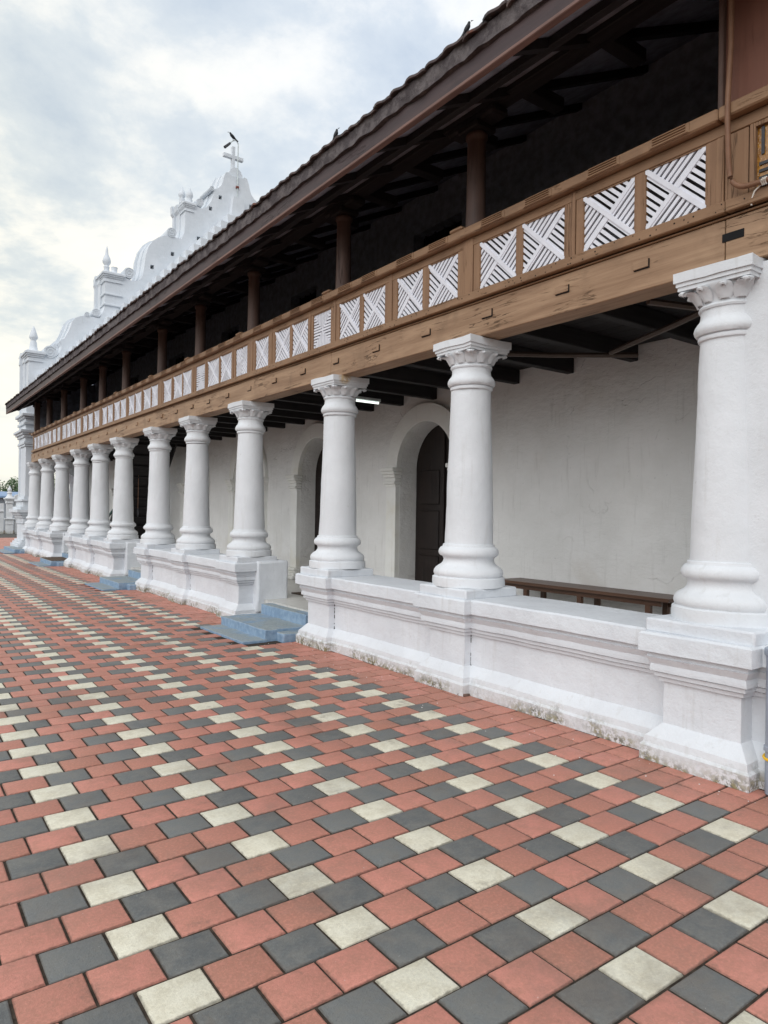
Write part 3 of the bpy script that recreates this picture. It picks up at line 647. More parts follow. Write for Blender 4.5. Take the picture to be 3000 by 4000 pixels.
OPEN = [(2.471,2.925),(3.004,3.462),(3.638,4.092),(4.156,4.606),(4.895,5.334),(5.419,5.844),(6.058,6.480),(6.549,6.975),(7.167,7.593),(7.719,8.139),(8.203,8.626),(8.826,9.239),
        (9.511,9.931),(10.081,10.514),(10.577,11.044),(11.166,11.573),(11.778,12.206),(12.250,12.692),(12.804,13.248),(13.577,13.977),(14.036,14.490),(14.631,15.067),(15.134,15.543),
        (15.737,16.180),(16.240,16.691),(16.809,17.260),(17.330,17.746),(18.026,18.53),(18.671,19.157),(19.257,19.717),(19.980,20.471),(20.583,21.130),(21.217,21.690),(21.762,22.331),
        (22.593,23.064),(23.202,23.767),(23.913,24.434),(24.510,25.134),(25.214,25.786),(25.870,26.382),(26.470,26.913)]
TYPE = 'BABABABAPBAAVBAPABAABABAABABABVBAPPVABBPBAAP'
Z0, Z1 = 3.637, 4.061
edges = [2.40] + [v for o_ in OPEN for v in o_] + [27.1]
for k in range(0, len(edges), 2):
    a, b = edges[k], edges[k+1]
    if b-a < 0.1: part('stile', MB().box(4.378, 4.432, a, b, Z0-0.004, Z1+0.004, 0.003), 'wood_stile', rl)
    else:
        w = min(0.075, (b-a)*0.36)
        part('stile', MB().box(4.374, 4.432, a, a+w, Z0-0.004, Z1+0.004, 0.003), 'wood_stile', rl)
        part('stile', MB().box(4.374, 4.432, b-w, b, Z0-0.004, Z1+0.004, 0.003), 'wood_stile', rl)
        if b-a-2*w > 0.02: part('post', MB().box(4.366, 4.45, a+w+0.006, b-w-0.006, Z0-0.004, Z1+0.08, 0.004), 'wood_stile', rl)
def clip(poly, p, n):
    out = []
    for i in range(len(poly)):
        a, b = Vector(poly[i]), Vector(poly[(i+1)%len(poly)]); da, db = (a-p).dot(n), (b-p).dot(n)
        if da >= 0: out.append(a)
        if (da > 0) != (db > 0) and abs(da-db) > 1e-12: out.append(a+(b-a)*(da/(da-db)))
    return out
def area(poly): return 0.5*abs(sum(poly[i][0]*poly[(i+1)%len(poly)][1]-poly[(i+1)%len(poly)][0]*poly[i][1] for i in range(len(poly))))
def strips(poly, d, start, pitch, width):
    d = Vector(d).normalized(); n = Vector((-d.y, d.x)); res = []
    ds = [(Vector(p)-start).dot(n) for p in poly]
    k0 = int(math.floor(min(ds)/pitch))-1; k1 = int(max(ds)/pitch)+2
    for k in range(k0, k1):
        c = (k+0.5)*pitch + rng.uniform(-0.002, 0.002); q = clip(poly, start+n*(c-width/2), n)
        if len(q) > 2: q = clip(q, start+n*(c+width/2), -n)
        if len(q) > 2 and area(q) > 2.2e-4: res.append(q)
    return res
def panel_slats(w, h, typ):
    """list of (polygon, depth) in panel space, u to the right as seen from the courtyard"""
    TL, TR, BL, BR = Vector((0,h)), Vector((w,h)), Vector((0,0)), Vector((w,0)); Cc = Vector((w/2,h/2))
    back, fwd = BR-TL, TR-BL; res = []; p, wd = 0.0435, 0.0255
    if typ in 'AB':
        d1, d2 = (back, fwd) if typ == 'A' else (fwd, back)
        for tri, d in (((TL,TR,Cc), d1), ((BL,BR,Cc), d1), ((TL,BL,Cc), d2), ((TR,BR,Cc), d2)): res += [(q, 0.0) for q in strips(tri, d, Cc, p, wd)]
        full = (TL,TR,BR,BL); bw = 0.034
        for d, dz in ((back, 0.010), (fwd, 0.0055)):
            n = Vector((-d.y, d.x)).normalized(); q = clip(list(full), Cc-n*bw/2, n); q = clip(q, Cc+n*bw/2, -n); res.append((q, dz))
    elif typ == 'P':
        for tri, d in (((TL,TR,Cc), (0,1)), ((BL,BR,Cc), (0,1)), ((TL,BL,Cc), (1,0)), ((TR,BR,Cc), (1,0))): res += [(q, 0.0) for q in strips(tri, d, Cc+Vector((0.014,0.014)), 0.036, 0.023)]
    else:
        M = [Vector((w/2,h)), Vector((w/2,0)), Vector((0,h/2)), Vector((w,h/2))]
        for quad, d in (((TL,M[0],Cc,M[2]), back), ((M[0],TR,M[3],Cc), fwd), ((M[2],Cc,M[1],BL), fwd), ((Cc,M[3],BR,M[1]), back)): res += [(q, 0.0) for q in strips(quad, d, Cc, 0.042, 0.027)]
    return res
def slat_mb(mb, poly, dep, yr):
    n = len(poly); fr = 4.388-dep; bk = 4.404-dep*0.5
    vs = [(fr, yr-q[0], Z0+q[1]) for q in poly] + [(bk, yr-q[0], Z0+q[1]) for q in poly]
    fs = [tuple(range(n)), tuple(range(2*n-1, n-1, -1))] + [(i, i+n, (i+1)%n+n, (i+1)%n) for i in range(n)]
    return mb.add(vs, fs)
nsl = 0; far = MB()
for k, (a, b) in enumerate(OPEN):
    w, h = b-a, Z1-Z0; sl = panel_slats(w, h, TYPE[k])
    fr = MB(); e = 0.007
    for q in ((a,a+e,Z0,Z1),(b-e,b,Z0,Z1),(a+e,b-e,Z0,Z0+e),(a+e,b-e,Z1-e,Z1)): fr.box(4.380, 4.408, q[0], q[1], q[2], q[3])
    lp = part('lattice_panel', fr, 'wood_stile', rl)
    for q, dep in sl:
        if nsl < 300 and k < 13: part('slat', slat_mb(MB(), q, dep, b), 'slat_paint', lp); nsl += 1
        else: slat_mb(far, q, dep, b)
    # fluted block on the handrail above each panel
    yc = (a+b)/2; m = MB(); l = 0.135
    m.box(4.290, 4.32, yc-l, yc+l, 4.150, 4.163, 0.003)
    for z in (4.168, 4.186, 4.204): m.box(4.288, 4.318, yc-l+0.012, yc+l-0.012, z, z+0.010, 0.003)
    m.box(4.298, 4.31, yc-l-0.012, yc+l+0.012, 4.149, 4.216, 0.004)
    part('fluted_block', m, 'wood_rail', rl)
o = part('slat_lattice', far, 'slat_paint', rl); tag(o, kind='stuff')
m = MB()
for k in range(150):
    y = rng.uniform(1.9, 14); z = rng.choice((3.575, 3.60, 3.615)); s_ = rng.uniform(0.0025, 0.005); m.box(4.3495, 4.356, y-s_, y+s_, z-s_, z+s_)
o = part('nail_head', m, 'black_void', rl); tag(o, kind='stuff')
for k, y in enumerate(COLY[1:], 1):
    part('rail_boss', MB().box(4.298, 4.47, y-0.085, y+0.085, 4.222, 4.262, 0.014), 'wood_rail', rl)

# gallery posts -------------------------------------------------------------
pm = MB().lathe([(0.096,0),(0.097,0.05),(0.091,0.3),(0.086,0.9),(0.090,0.92),(0.105,0.94),(0.105,0.97),(0.09,0.99)], n=24); jitter(pm, 0.003, 3)
pme = mesh_of('post_shaft', pm, 'wood_post', 40); cm = MB(); cm.box(-0.13,0.13,-0.13,0.13,0.99,1.05,0.012); cm.box(-0.10,0.10,-0.32,0.32,1.05,1.13,0.02); cme = mesh_of('post_bracket', cm, 'wood_dark')
for k, y in enumerate(COLY[1:], 1):
    t = thing('gallery_post', (4.56, y, 4.225), 'round dark brown timber gallery post above the %s white column from the grey pipe' % ordn[k], 'post', 'round timber posts of the gallery')
    inst('shaft', pme, (0,0,0), t); inst('bracket', cme, (0,0,0), t)
t = thing('end_post', (4.5, 27.25, 3.5), 'square dark post closing the gallery beside the gabled front', 'post')
part('shaft', MB().box(4.43, 4.60, 27.15, 27.32, 3.50, 5.34, 0.01), 'wood_post', t)

# gallery back wall with dark windows ---------------------------------------
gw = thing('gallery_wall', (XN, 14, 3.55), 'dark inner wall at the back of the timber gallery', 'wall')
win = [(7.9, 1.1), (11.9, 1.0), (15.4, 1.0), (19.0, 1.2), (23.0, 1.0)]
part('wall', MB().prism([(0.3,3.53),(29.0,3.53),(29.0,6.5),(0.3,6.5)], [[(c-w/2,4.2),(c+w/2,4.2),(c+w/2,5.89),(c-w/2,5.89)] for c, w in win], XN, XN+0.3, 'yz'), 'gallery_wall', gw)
for c, w in win:
    wd = part('window', MB().box(XN+0.20, XN+0.23, c-w/2-0.02, c+w/2+0.02, 4.18, 5.91), 'black_void', gw)
    for s in range(5): part('bar', MB().box(XN+0.15, XN+0.17, c-w/2+w*(s+0.5)/5-0.012, c-w/2+w*(s+0.5)/5+0.012, 4.2, 5.89), 'wood_dark', wd)

part('darkening_panel', MB().box(4.72, XN, 27.95, 27.99, 3.51, 6.3), 'gallery_wall', gw)  # added panel that darkens the far end of the gallery

# enclosed brown room at the right end --------------------------------------
rm = thing('boarded_booth', (4.5, 1.3, 3.5), 'reddish brown boarded room at the end of the gallery with an amber glass pane', 'room')
part('upper_panel', MB().box(4.425, 4.47, 0.3, 2.375, 4.226, 5.36), 'wood_room', rm)
part('side_panel', MB().box(4.47, 6.6, 2.33, 2.375, 3.53, 6.3), 'wood_room', rm)
part('corner_post', MB().box(4.39, 4.50, 2.375, 2.41, 4.226, 5.36, 0.006), 'wood_post', rm)
for a, b, x in ((2.352, 2.405, 4.372), (2.20, 2.348, 4.382), (2.155, 2.19, 4.374), (0.3, 1.4, 4.38)): part('board', MB().box(x, 4.44, a, b, Z0-0.003, 4.063, 0.003), 'wood_stile', rm)
part('board', MB().box(4.378, 4.44, 1.4, 2.155, 4.037, 4.063, 0.002), 'wood_stile', rm)
gp = part('glass_pane', MB().box(4.405, 4.415, 1.4, 2.155, Z0, 4.037), 'amber_glass', rm)
m = MB()
for k in range(4): m.box(4.396, 4.404, 1.45, 2.14, 3.66+k*0.045, 3.678+k*0.045)
for k in range(5): m.box(4.396, 4.404, 2.11-k*0.06, 2.128-k*0.06, 3.86, 4.03)
part('glazing_bars', m, 'metal_dark', gp)
# conduit and cable ties
pts = [(4.335, 2.30, 5.30), (4.335, 2.295, 4.6), (4.295, 2.29, 4.24), (4.290, 2.288, 4.12), (4.31, 2.288, 3.85)]
for k in range(7): a = R(90*k/6); pts.append((4.325, 2.288-0.13*(1-math.cos(a)), 3.79-0.13*math.sin(a)))
pts += [(4.33, 2.05, 3.655), (4.33, 1.7, 3.66), (4.33, 1.2, 3.68)]
cd = thing('conduit_pipe', (4.33, 2.2, 3.65), 'thin brown painted conduit pipe bending across the amber pane corner', 'pipe')
part('pipe', MB().tube(pts, 0.017, 10), 'conduit', cd, 60)
m = MB()
for k in range(3): m.tube([(4.33, 2.085-k*0.011, 3.655-0.021), (4.306, 2.085-k*0.011, 3.655), (4.33, 2.085-k*0.011, 3.655+0.021)], 0.005, 6)
part('tie', m, 'cable_white', cd)
part('cable', MB().tube([(4.34,2.10,3.645),(4.345,2.14,3.62),(4.36,2.165,3.58),(4.37,2.17,3.55)], 0.006, 6), 'cable_white', cd, 60)

# ================================================================== ROOF
XE = 3.70
rf = thing('tiled_lean_to', (5.1, 14, 5.0), 'long low tiled lean-to roof with mossy grey eaves over the gallery', 'roof')
RY0, RY1 = 0.0, 28.25
def zr(x): return 5.40+0.48*(x-4.55)
part('fascia', jitter(MB().add(*grid_box(XE-0.02, XE+0.025, RY0, RY1, 4.982, 5.165, 0.35)), 0.006, 0.8, 2), 'wood_fascia', rf, 30)
part('fascia_lip', MB().box(XE-0.032, XE+0.03, RY0, RY1, 4.972, 5.004, 0.006), 'wood_lip', rf)
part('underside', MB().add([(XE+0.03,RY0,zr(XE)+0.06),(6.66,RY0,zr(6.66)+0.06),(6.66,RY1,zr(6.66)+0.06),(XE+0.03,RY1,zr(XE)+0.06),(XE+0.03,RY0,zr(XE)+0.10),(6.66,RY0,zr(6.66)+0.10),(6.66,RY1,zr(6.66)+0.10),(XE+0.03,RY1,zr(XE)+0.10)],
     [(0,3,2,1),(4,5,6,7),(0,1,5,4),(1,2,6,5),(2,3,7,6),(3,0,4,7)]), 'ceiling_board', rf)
part('wall_plate', MB().box(4.47, 4.65, RY0, 27.7, 5.355, 5.44, 0.008), 'wood_dark_y', rf)
part('purlin', MB().box(4.02, 4.09, RY0, RY1, 5.115, 5.19, 0.006), 'wood_dark_y', rf)
for k in range(33):
    y = 0.1+0.866*k
    m = MB(); m.add([(XE+0.03,y-0.04,zr(XE)-0.02),(6.6,y-0.04,zr(6.6)-0.02),(6.6,y+0.04,zr(6.6)-0.02),(XE+0.03,y+0.04,zr(XE)-0.02),(XE+0.03,y-0.04,zr(XE)+0.058),(6.6,y-0.04,zr(6.6)+0.058),(6.6,y+0.04,zr(6.6)+0.058),(XE+0.03,y+0.04,zr(XE)+0.058)],
        [(0,3,2,1),(4,5,6,7),(0,1,5,4),(1,2,6,5),(2,3,7,6),(3,0,4,7)])
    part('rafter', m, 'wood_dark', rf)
for k in range(31):
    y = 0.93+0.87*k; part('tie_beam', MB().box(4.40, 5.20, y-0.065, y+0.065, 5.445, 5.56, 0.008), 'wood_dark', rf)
part('gable_board', MB().add([(XE-0.03,RY1,4.95),(6.66,RY1,zr(6.66)),(6.66,RY1+0.03,zr(6.66)),(XE-0.03,RY1+0.03,4.95),(XE-0.03,RY1,5.2),(6.66,RY1,zr(6.66)+0.25),(6.66,RY1+0.03,zr(6.66)+0.25),(XE-0.03,RY1+0.03,5.2)],
     [(0,3,2,1),(4,5,6,7),(0,1,5,4),(1,2,6,5),(2,3,7,6),(3,0,4,7)]), 'wood_fascia', rf)
mt = MB().add(*grid_box(XE-0.052, XE+0.10, RY0, RY1, 5.150, 5.292, 0.05)); jitter(mt, 0.018, 5.5, 3)
part('eave_mortar', mt, 'eave_mortar', rf, 60)
# eave tiles: profile across y with a raised roll, swept up the slope
def tile_mesh(seed):
    prof = [(-0.118,0.0),(-0.085,0.004),(-0.05,0.0),(-0.01,0.006),(0.03,0.019),(0.065,0.027),(0.10,0.022),(0.128,0.004)]
    rows = [(-0.085,-0.004),(-0.055,0.004),(0.12,0.06),(0.36,0.175)]
    vs = []; fs = []; n = len(prof)
    for th in (0, -0.022):
        for dx, dz in rows:
            for y, z in prof: vs.append((dx, y, dz+z+th))
    m_ = len(rows)*n
    for k in range(len(rows)-1):
        for i in range(n-1): fs.append((k*n+i, k*n+i+1, (k+1)*n+i+1, (k+1)*n+i)); fs.append((m_+k*n+i, m_+(k+1)*n+i, m_+(k+1)*n+i+1, m_+k*n+i+1))
    for i in range(n-1): fs.append((i, m_+i, m_+i+1, i+1))
    for k in range(len(rows)-1): fs.append((k*n, (k+1)*n, m_+(k+1)*n, m_+k*n)); fs.append((k*n+n-1, m_+k*n+n-1, m_+(k+1)*n+n-1, (k+1)*n+n-1))
    return mesh_of('tile', jitter(MB().add(vs, fs), 0.006, 6, seed), 'roof_tile', 50)
TM = [tile_mesh(s) for s in (1, 4, 8, 12)]
y = RY0+0.1
while y < RY1:
    o = inst('tile', rng.choice(TM), (XE+0.0-wloc(rf).x+rng.uniform(-.012,.012), y-wloc(rf).y, 5.300-wloc(rf).z+rng.uniform(-.006,.010)), rf)
    o.rotation_euler = (rng.gauss(-.05,.03), rng.gauss(0,.03), rng.gauss(0,.03)); y += 0.238+rng.uniform(-.006,.006)
# the rest of the tiled slope as one corrugated sheet
m = MB(); ny = int((RY1-RY0)/0.06); vs = []; fs = []
for i in range(8):
    x = XE+0.25+i*(6.9-XE-0.25)/7
    for j in range(ny+1): yy = RY0+j*(RY1-RY0)/ny; vs.append((x, yy, zr(x)+0.20+0.02*math.cos(yy*2*math.pi/0.238)))
for i in range(7):
    for j in range(ny): a = i*(ny+1)+j; fs.append((a, a+ny+1, a+ny+2, a+1))
o = part('upper_tiles', m.add(vs, fs), 'roof_tile', rf, 60); tag(o, kind='stuff')
# main nave roof behind (carries on up to the ridge)
nr_ = thing('nave_roof', (12, 14, 6.6), 'main church roof rising behind the veranda roof', 'roof')
part('slope', MB().add([(6.7,-2,6.55),(12.7,-2,9.6),(12.7,28.4,9.6),(6.7,28.4,6.55),(6.7,-2,6.4),(12.7,-2,9.45),(12.7,28.4,9.45),(6.7,28.4,6.4)], [(0,1,2,3),(7,6,5,4),(0,4,5,1),(1,5,6,2),(2,6,7,3),(3,7,4,0)]), 'roof_tile', nr_)

# ================================================================== GABLED FRONT
YF = 29.0; XC = 12.70
fc = thing('church_gable', (8, 29.5, 0), 'tall white scrolled church gable with stepped back and a cross on top', 'church front')
left = [(4.49,0.0),(4.49,7.14),(4.46,7.17),(4.46,7.48),(4.98,7.47),(5.12,7.37),(5.30,7.33),(5.484,7.442),(5.598,7.673),(5.62,7.869),(5.554,8.029),(5.71,8.161),(5.826,8.373),(5.913,8.603),(5.999,8.876),(6.118,9.038),(6.30,9.13),(6.586,9.17),(7.0,9.17),
        (7.12,9.40),(7.19,9.80),(7.19,10.66),(7.15,10.76),(7.15,11.03),(7.86,11.06),(8.02,10.96),(8.28,10.90),(8.54,10.996),(8.661,11.25),(8.718,11.643),(8.762,12.034),(8.869,12.441),(9.042,12.738),(9.269,12.934),(9.525,13.065),(9.89,13.11),(10.25,13.10),
        (10.36,13.40),(10.39,13.75),(10.39,14.42),(10.30,14.55),(10.26,14.73),(10.75,14.76),(10.9,14.67),(11.1,14.63),(11.324,14.74),(11.515,15.021),(11.623,15.32),(11.655,15.62),(11.844,15.72),(11.984,15.882),(12.066,16.096),(12.106,16.298),(12.20,16.53),(12.32,16.56),(12.42,16.46)]
poly = left + [(2*XC-x, z) for x, z in reversed(left)]
def infl(pl, d):
    out = []; n = len(pl)
    for i in range(n):
        a, b, c = Vector(pl[i-1]), Vector(pl[i]), Vector(pl[(i+1)%n])
        n1 = Vector((-(b-a).y, (b-a).x)).normalized(); n2 = Vector((-(c-b).y, (c-b).x)).normalized(); nn = (n1+n2)
        nn = nn.normalized() if nn.length > 0.1 else n1
        q = b+nn*d; out.append((q.x, max(q.y, 0.0)))
    return out
hl = [(9.033,11.649),(9.876,12.381),(11.95,15.344),(11.514,14.738),(13.405,15.332),(10.991,13.304)]
hol = [[(x-0.075,z-0.085),(x+0.075,z-0.085),(x+0.075,z+0.085),(x-0.075,z+0.085)] for x, z in hl]
doorway = [(5.05,0.31)] + [(5.65+0.6*math.cos(R(a)), 2.45+0.6*math.sin(R(a))) for a in range(180,-1,-12)] + [(6.25,0.31)]
part('wall', MB().prism(poly, hol+[doorway], YF, YF+0.55, 'xz'), 'stucco_facade', fc)
part('front_wall', MB().prism(infl(poly, 0.05), [doorway], YF+0.552, YF+1.0, 'xz'), 'stucco_facade', fc)
part('coping', MB().prism(infl(poly, 0.14), [doorway], YF+1.002, YF+1.22, 'xz'), 'stucco_facade', fc)
for x, z in hl: part('hole_shade', MB().box(x-0.09, x+0.09, YF+0.40, YF+0.548, z-0.1, z+0.1), 'black_void', fc)  # black box paints in the shade inside each hole
# stepped stair up the back
st = [(4.70,6.30),(4.704,6.56),(4.935,6.81),(5.188,7.05),(5.415,7.31),(5.644,7.56),(5.885,7.81),(6.12,8.055),(6.366,8.305),(6.595,8.557),(6.827,8.80),(7.14,9.13),(7.46,9.47),(7.773,9.80),(8.079,10.146),(8.39,10.46),(8.716,10.82),(9.023,11.15),(9.334,11.48),(9.636,11.815),(9.954,12.155),(10.251,12.482),(10.57,12.82),(10.87,13.15),(11.17,13.48),(11.47,13.80),(11.758,14.115),(12.08,14.47)]
for k in range(1, len(st)):
    x0, z1 = st[k]; x1 = st[k+1][0] if k+1 < len(st) else 13.3
    part('stair_step', MB().box(x0, x1-0.003, 28.43, YF-0.002, 6.2 if k < 8 else st[k][1]-2.4, z1, 0.006), 'stucco_facade', fc)
part('buttress', MB().prism([(12.35,14.40),(13.05,14.40),(12.92,15.45),(12.45,15.45)], [], 28.72, YF-0.002, 'xz'), 'stucco_facade', fc)
part('dome', MB().prism([(XC+0.36*math.cos(R(a)), 16.40+0.52*math.sin(R(a))) for a in range(180,-1,-15)], [], YF+0.1, YF+0.9, 'xz'), 'stucco_facade', fc, 40)
# mouldings of the piers
def mould(x0, x1, y0, y1, rows, name='pier_cap'):
    m = MB()
    for z0, z1, e in rows: m.box(x0-e, x1+e, y0-e, y1+e, z0, z1, 0.012)
    return part(name, m, 'stucco_facade', fc)
for x0, x1, zt, s in ((4.49, 4.93, 7.48, 1.0), (7.19, 7.80, 11.03, 1.0), (10.39, 10.72, 14.70, 0.9)):
    mould(x0, x1, YF+0.0, YF+1.25, [(zt-0.36,zt-0.31,0.05*s),(zt-0.31,zt-0.20,0.02*s),(zt-0.20,zt-0.14,0.06*s),(zt-0.14,zt-0.08,0.10*s),(zt-0.08,zt+0.02,0.14*s),(zt+0.02,zt+0.06,0.08*s)])
mould(7.19, 7.80, YF-0.01, YF+1.2, [(10.15,10.22,0.05),(9.72,9.80,0.06)], 'pier_band')
# corner pilaster lower mouldings
mould(4.44, 5.0, YF-0.06, YF+1.3, [(0,0.24,0.26),(0.24,0.32,0.20),(0.32,0.40,0.14),(0.40,1.0,0.06),(1.0,1.06,0.10),(1.06,1.22,0.08),(1.22,1.32,0.14),(1.32,1.42,0.22),(1.42,1.54,0.32),(1.54,1.64,0.20),(1.64,1.84,0.10),(1.84,1.92,0.16),(1.92,2.02,0.06)], 'pedestal')
mould(4.44, 5.0, YF-0.06, YF+1.3, [(2.02,3.9,0.02),(3.9,3.98,0.06),(3.98,4.08,0.09),(4.08,4.24,0.05),(4.24,4.34,0.10),(4.34,4.42,0.16),(4.42,4.52,0.22),(4.52,4.72,0.04),(4.72,4.82,0.10),(4.82,4.95,0.04),(4.95,5.03,0.10),(5.03,5.14,0.17),(5.14,5.5,0.03)], 'pilaster')
# volutes
def volute(cx, cz, r_, name='volute'):
    m = MB(); n = 28
    vs = [(cx+r_*math.cos(2*math.pi*i/n), yy, cz+r_*math.sin(2*math.pi*i/n)) for yy in (YF-0.03, YF+1.15) for i in range(n)]
    fs = [tuple(range(n-1,-1,-1)), tuple(range(n, 2*n))] + [(i, (i+1)%n, (i+1)%n+n, i+n) for i in range(n)]; m.add(vs, fs)
    sp = [(cx+(r_*0.93-r_*0.80*k/40)*math.cos(0.6+k*0.30), YF-0.035, cz+(r_*0.93-r_*0.80*k/40)*math.sin(0.6+k*0.30)) for k in range(41)]
    m.tube(sp, r_*0.085, 6); part(name, m, 'stucco_facade', fc, 40)
volute(5.22, 7.56, 0.235); volute(8.10, 11.20, 0.215); volute(11.02, 14.86, 0.17); volute(9.82, 13.27, 0.20); volute(6.86, 9.36, 0.16); volute(6.52, 9.23, 0.09); volute(11.55, 15.62, 0.10)
def finial(cx, cy, z0, prof, name='finial', mat='stucco_facade', par=fc): return part(name, MB().lathe([(r_, z0+z) for r_, z in prof], cx, cy, 20), mat, par, 50)
finial(4.72, 29.5, 7.53, [(0.26,0),(0.22,0.05),(0.16,0.12),(0.13,0.28),(0.115,0.42),(0.085,0.47),(0.095,0.50),(0.15,0.58),(0.155,0.62),(0.11,0.78),(0.05,0.95),(0.006,1.04)])
TALL = [(0.13,0),(0.12,0.10),(0.10,0.28),(0.115,0.30),(0.115,0.34),(0.09,0.36),(0.09,0.40),(0.15,0.48),(0.165,0.57),(0.13,0.70),(0.065,0.84),(0.05,0.98),(0.045,1.06),(0.006,1.18)]
finial(7.33, 29.4, 11.05, TALL); finial(7.58, 29.2, 11.05, [(0.13,0),(0.11,0.10),(0.12,0.26),(0.135,0.30),(0.10,0.31)], 'finial_stump')
BULB = [(0.12,0),(0.12,0.16),(0.125,0.18),(0.09,0.20),(0.09,0.24),(0.14,0.30),(0.15,0.38),(0.12,0.50),(0.06,0.60),(0.03,0.68),(0.006,0.74)]
finial(10.47, 29.65, 14.90, BULB); finial(10.64, 29.2, 14.76, BULB)
# cross, lamp, bird
cr = thing('cross', (12.72, 29.5, 16.9), 'plain white cross standing on top of the gable', 'cross')
part('upright', MB().box(12.65, 12.80, 29.42, 29.58, 16.85, 18.02, 0.01), 'stucco_facade', cr)
part('arm', MB().box(12.26, 13.20, 29.415, 29.585, 17.46, 17.62, 0.01), 'stucco_facade', cr)
lp = thing('gable_lamp', (12.72, 28.92, 15.4), 'thin curved lamp pole bolted behind the white cross', 'lamp')
pts = [(12.72,28.95,15.35),(12.72,28.93,17.80)] + [(12.72-0.14+0.14*math.cos(R(a)), 28.93, 17.85+0.18*math.sin(R(a))) for a in range(0,91,15)] + [(12.45,28.93,17.96),(12.30,28.93,17.80)]
part('pole', MB().tube(pts, 0.026, 8), 'pole_white', lp, 60)
part('lamp_head', MB().tube([(12.34,28.93,17.83),(12.25,28.93,17.73),(12.08,28.93,17.56)], 0.05, 8, 0.062), 'metal_dark', lp, 60)
part('bracket', MB().box(12.66, 12.78, 28.90, 28.998, 15.95, 16.03).box(12.66, 12.78, 28.90, 28.998, 15.40, 15.48), 'red_oxide', lp)

def bird(label, loc, scale, heading, lean):
    """perched bird; local +x is where it faces"""
    t = thing('bird', loc, label, 'bird')
    m = bpy.data.meshes.new('bird_skin'); V = [(0.0,0,0.030),(0.012,0,0.058),(0.018,0,0.080),(0.026,0,0.094),(-0.020,0,0.010),(-0.045,0,-0.020),(-0.070,0,-0.048)]
    m.from_pydata(V, [(0,1),(1,2),(2,3),(0,4),(4,5),(5,6)], [])
    o = bpy.data.objects.new('body', m); C.objects.link(o); m.materials.append(MATS['bird_black']); o.parent = t
    sk = o.modifiers.new('skin', 'SKIN'); sub = o.modifiers.new('sub', 'SUBSURF'); sub.levels = 2; sub.render_levels = 2
    for v, r_ in zip(m.skin_vertices[0].data, ((0.026,0.024),(0.022,0.021),(0.013,0.013),(0.014,0.014),(0.017,0.018),(0.007,0.012),(0.004,0.011))): v.radius = r_
    m.skin_vertices[0].data[0].use_root = True
    b = MB().lathe([(0.005,0),(0.0035,0.012),(0.0006,0.026)], n=8); bo = inst('beak', mesh_of('beak', b, 'beak', 60), (0.036,0,0.095), t); bo.rotation_euler = (0, R(86), 0)
    for s in (-1, 1): lg = MB().tube([(0.0,s*0.008,0.012),(0.004,s*0.009,-0.030)], 0.0022, 6); inst('leg', mesh_of('leg', lg, 'beak'), (0,0,0), t)
    t.scale = (scale,)*3; t.rotation_euler = (0, lean, heading); return t
bird('small dark bird perched on the roof edge closer to the brown room', (3.665, 4.03, 5.36), 0.85, R(-50), R(-4))
bird('small dark bird perched on the roof edge farther from the brown room', (3.665, 5.95, 5.36), 0.88, R(-55), R(-10))
bird('black crow perched on the curved lamp above the cross', (12.47, 28.93, 18.06), 3.0, R(175), R(18))

# ================================================================== LIGHT FITTINGS, STAIR, ROPE, PIPE
def tube_lamp(label, x0, x1, y, z):
    t = thing('tube_light', ((x0+x1)/2, y, z), label, 'lamp', 'fluorescent tubes under the gallery')
    part('housing', MB().box(x0-0.03, x1+0.03, y-0.025, y+0.025, z+0.022, z+0.06, 0.004), 'pole_white', t)
    part('tube', MB().tube([(x0, y, z), (x1, y, z)], 0.015, 10), 'tube_light', t, 60)
    for x in (x0-0.01, x1+0.01): part('holder', MB().box(x-0.008, x+0.008, y-0.014, y+0.014, z-0.016, z+0.024), 'cable_white', t)
    part('cable', MB().tube([(x0+0.2,y,z+0.06),(x0,y-0.1,z+0.085),(x0+0.3,y-0.3,z+0.08)], 0.010, 6), 'cable_white', t, 60)
tube_lamp('lit white fluorescent tube behind the column with the stained capital', 4.98, 5.83, 8.2, 3.19)
tube_lamp('lit white fluorescent tube above the dark staircase', 4.75, 5.56, 18.6, 3.19)
ss_ = thing('staircase', (5.6, 19.5, 0.3), 'steep dark wooden staircase with green handrail under the gallery', 'staircase')
for x in (5.12, 6.12):
    part('stringer', MB().prism([(17.35,3.45),(17.65,3.45),(20.75,0.31),(20.45,0.31)], [], x, x+0.05, 'yz'), 'wood_dark', ss_)
    part('handrail', MB().tube([(x+0.02,17.6,3.30),(x+0.02,17.95,3.02),(x+0.02,19.2,1.72),(x+0.02,20.6,1.15)], 0.03, 8), 'stair_green', ss_, 60)
for k in range(12): part('tread', MB().box(5.17, 6.12, 17.55+k*0.26, 17.80+k*0.26, 3.20-k*0.262, 3.235-k*0.262), 'wood_dark', ss_)
part('riser_board', MB().prism([(17.45,3.40),(17.50,3.40),(20.5,0.36),(20.45,0.36)], [], 5.18, 6.11, 'yz'), 'wood_dark', ss_)
rp = thing('rope', (5.45, 18.35, 1.4), 'thin rope with a loop at its end hanging beside the dark staircase', 'rope')
part('cord', MB().tube([(5.45,18.35,3.2),(5.45,18.36,2.3),(5.45,18.37,1.62)], 0.006, 6), 'conduit', rp)
part('loop', MB().tube([(5.45,18.37+0.045*math.sin(R(a)),1.52+0.10*math.cos(R(a))) for a in range(0,361,30)], 0.010, 6), 'metal_dark', rp, 60)
gp_ = thing('drain_pipe', (4.24, 1.97, 0), 'grey plastic pipe standing against the plinth, tied with yellow rope', 'pipe')
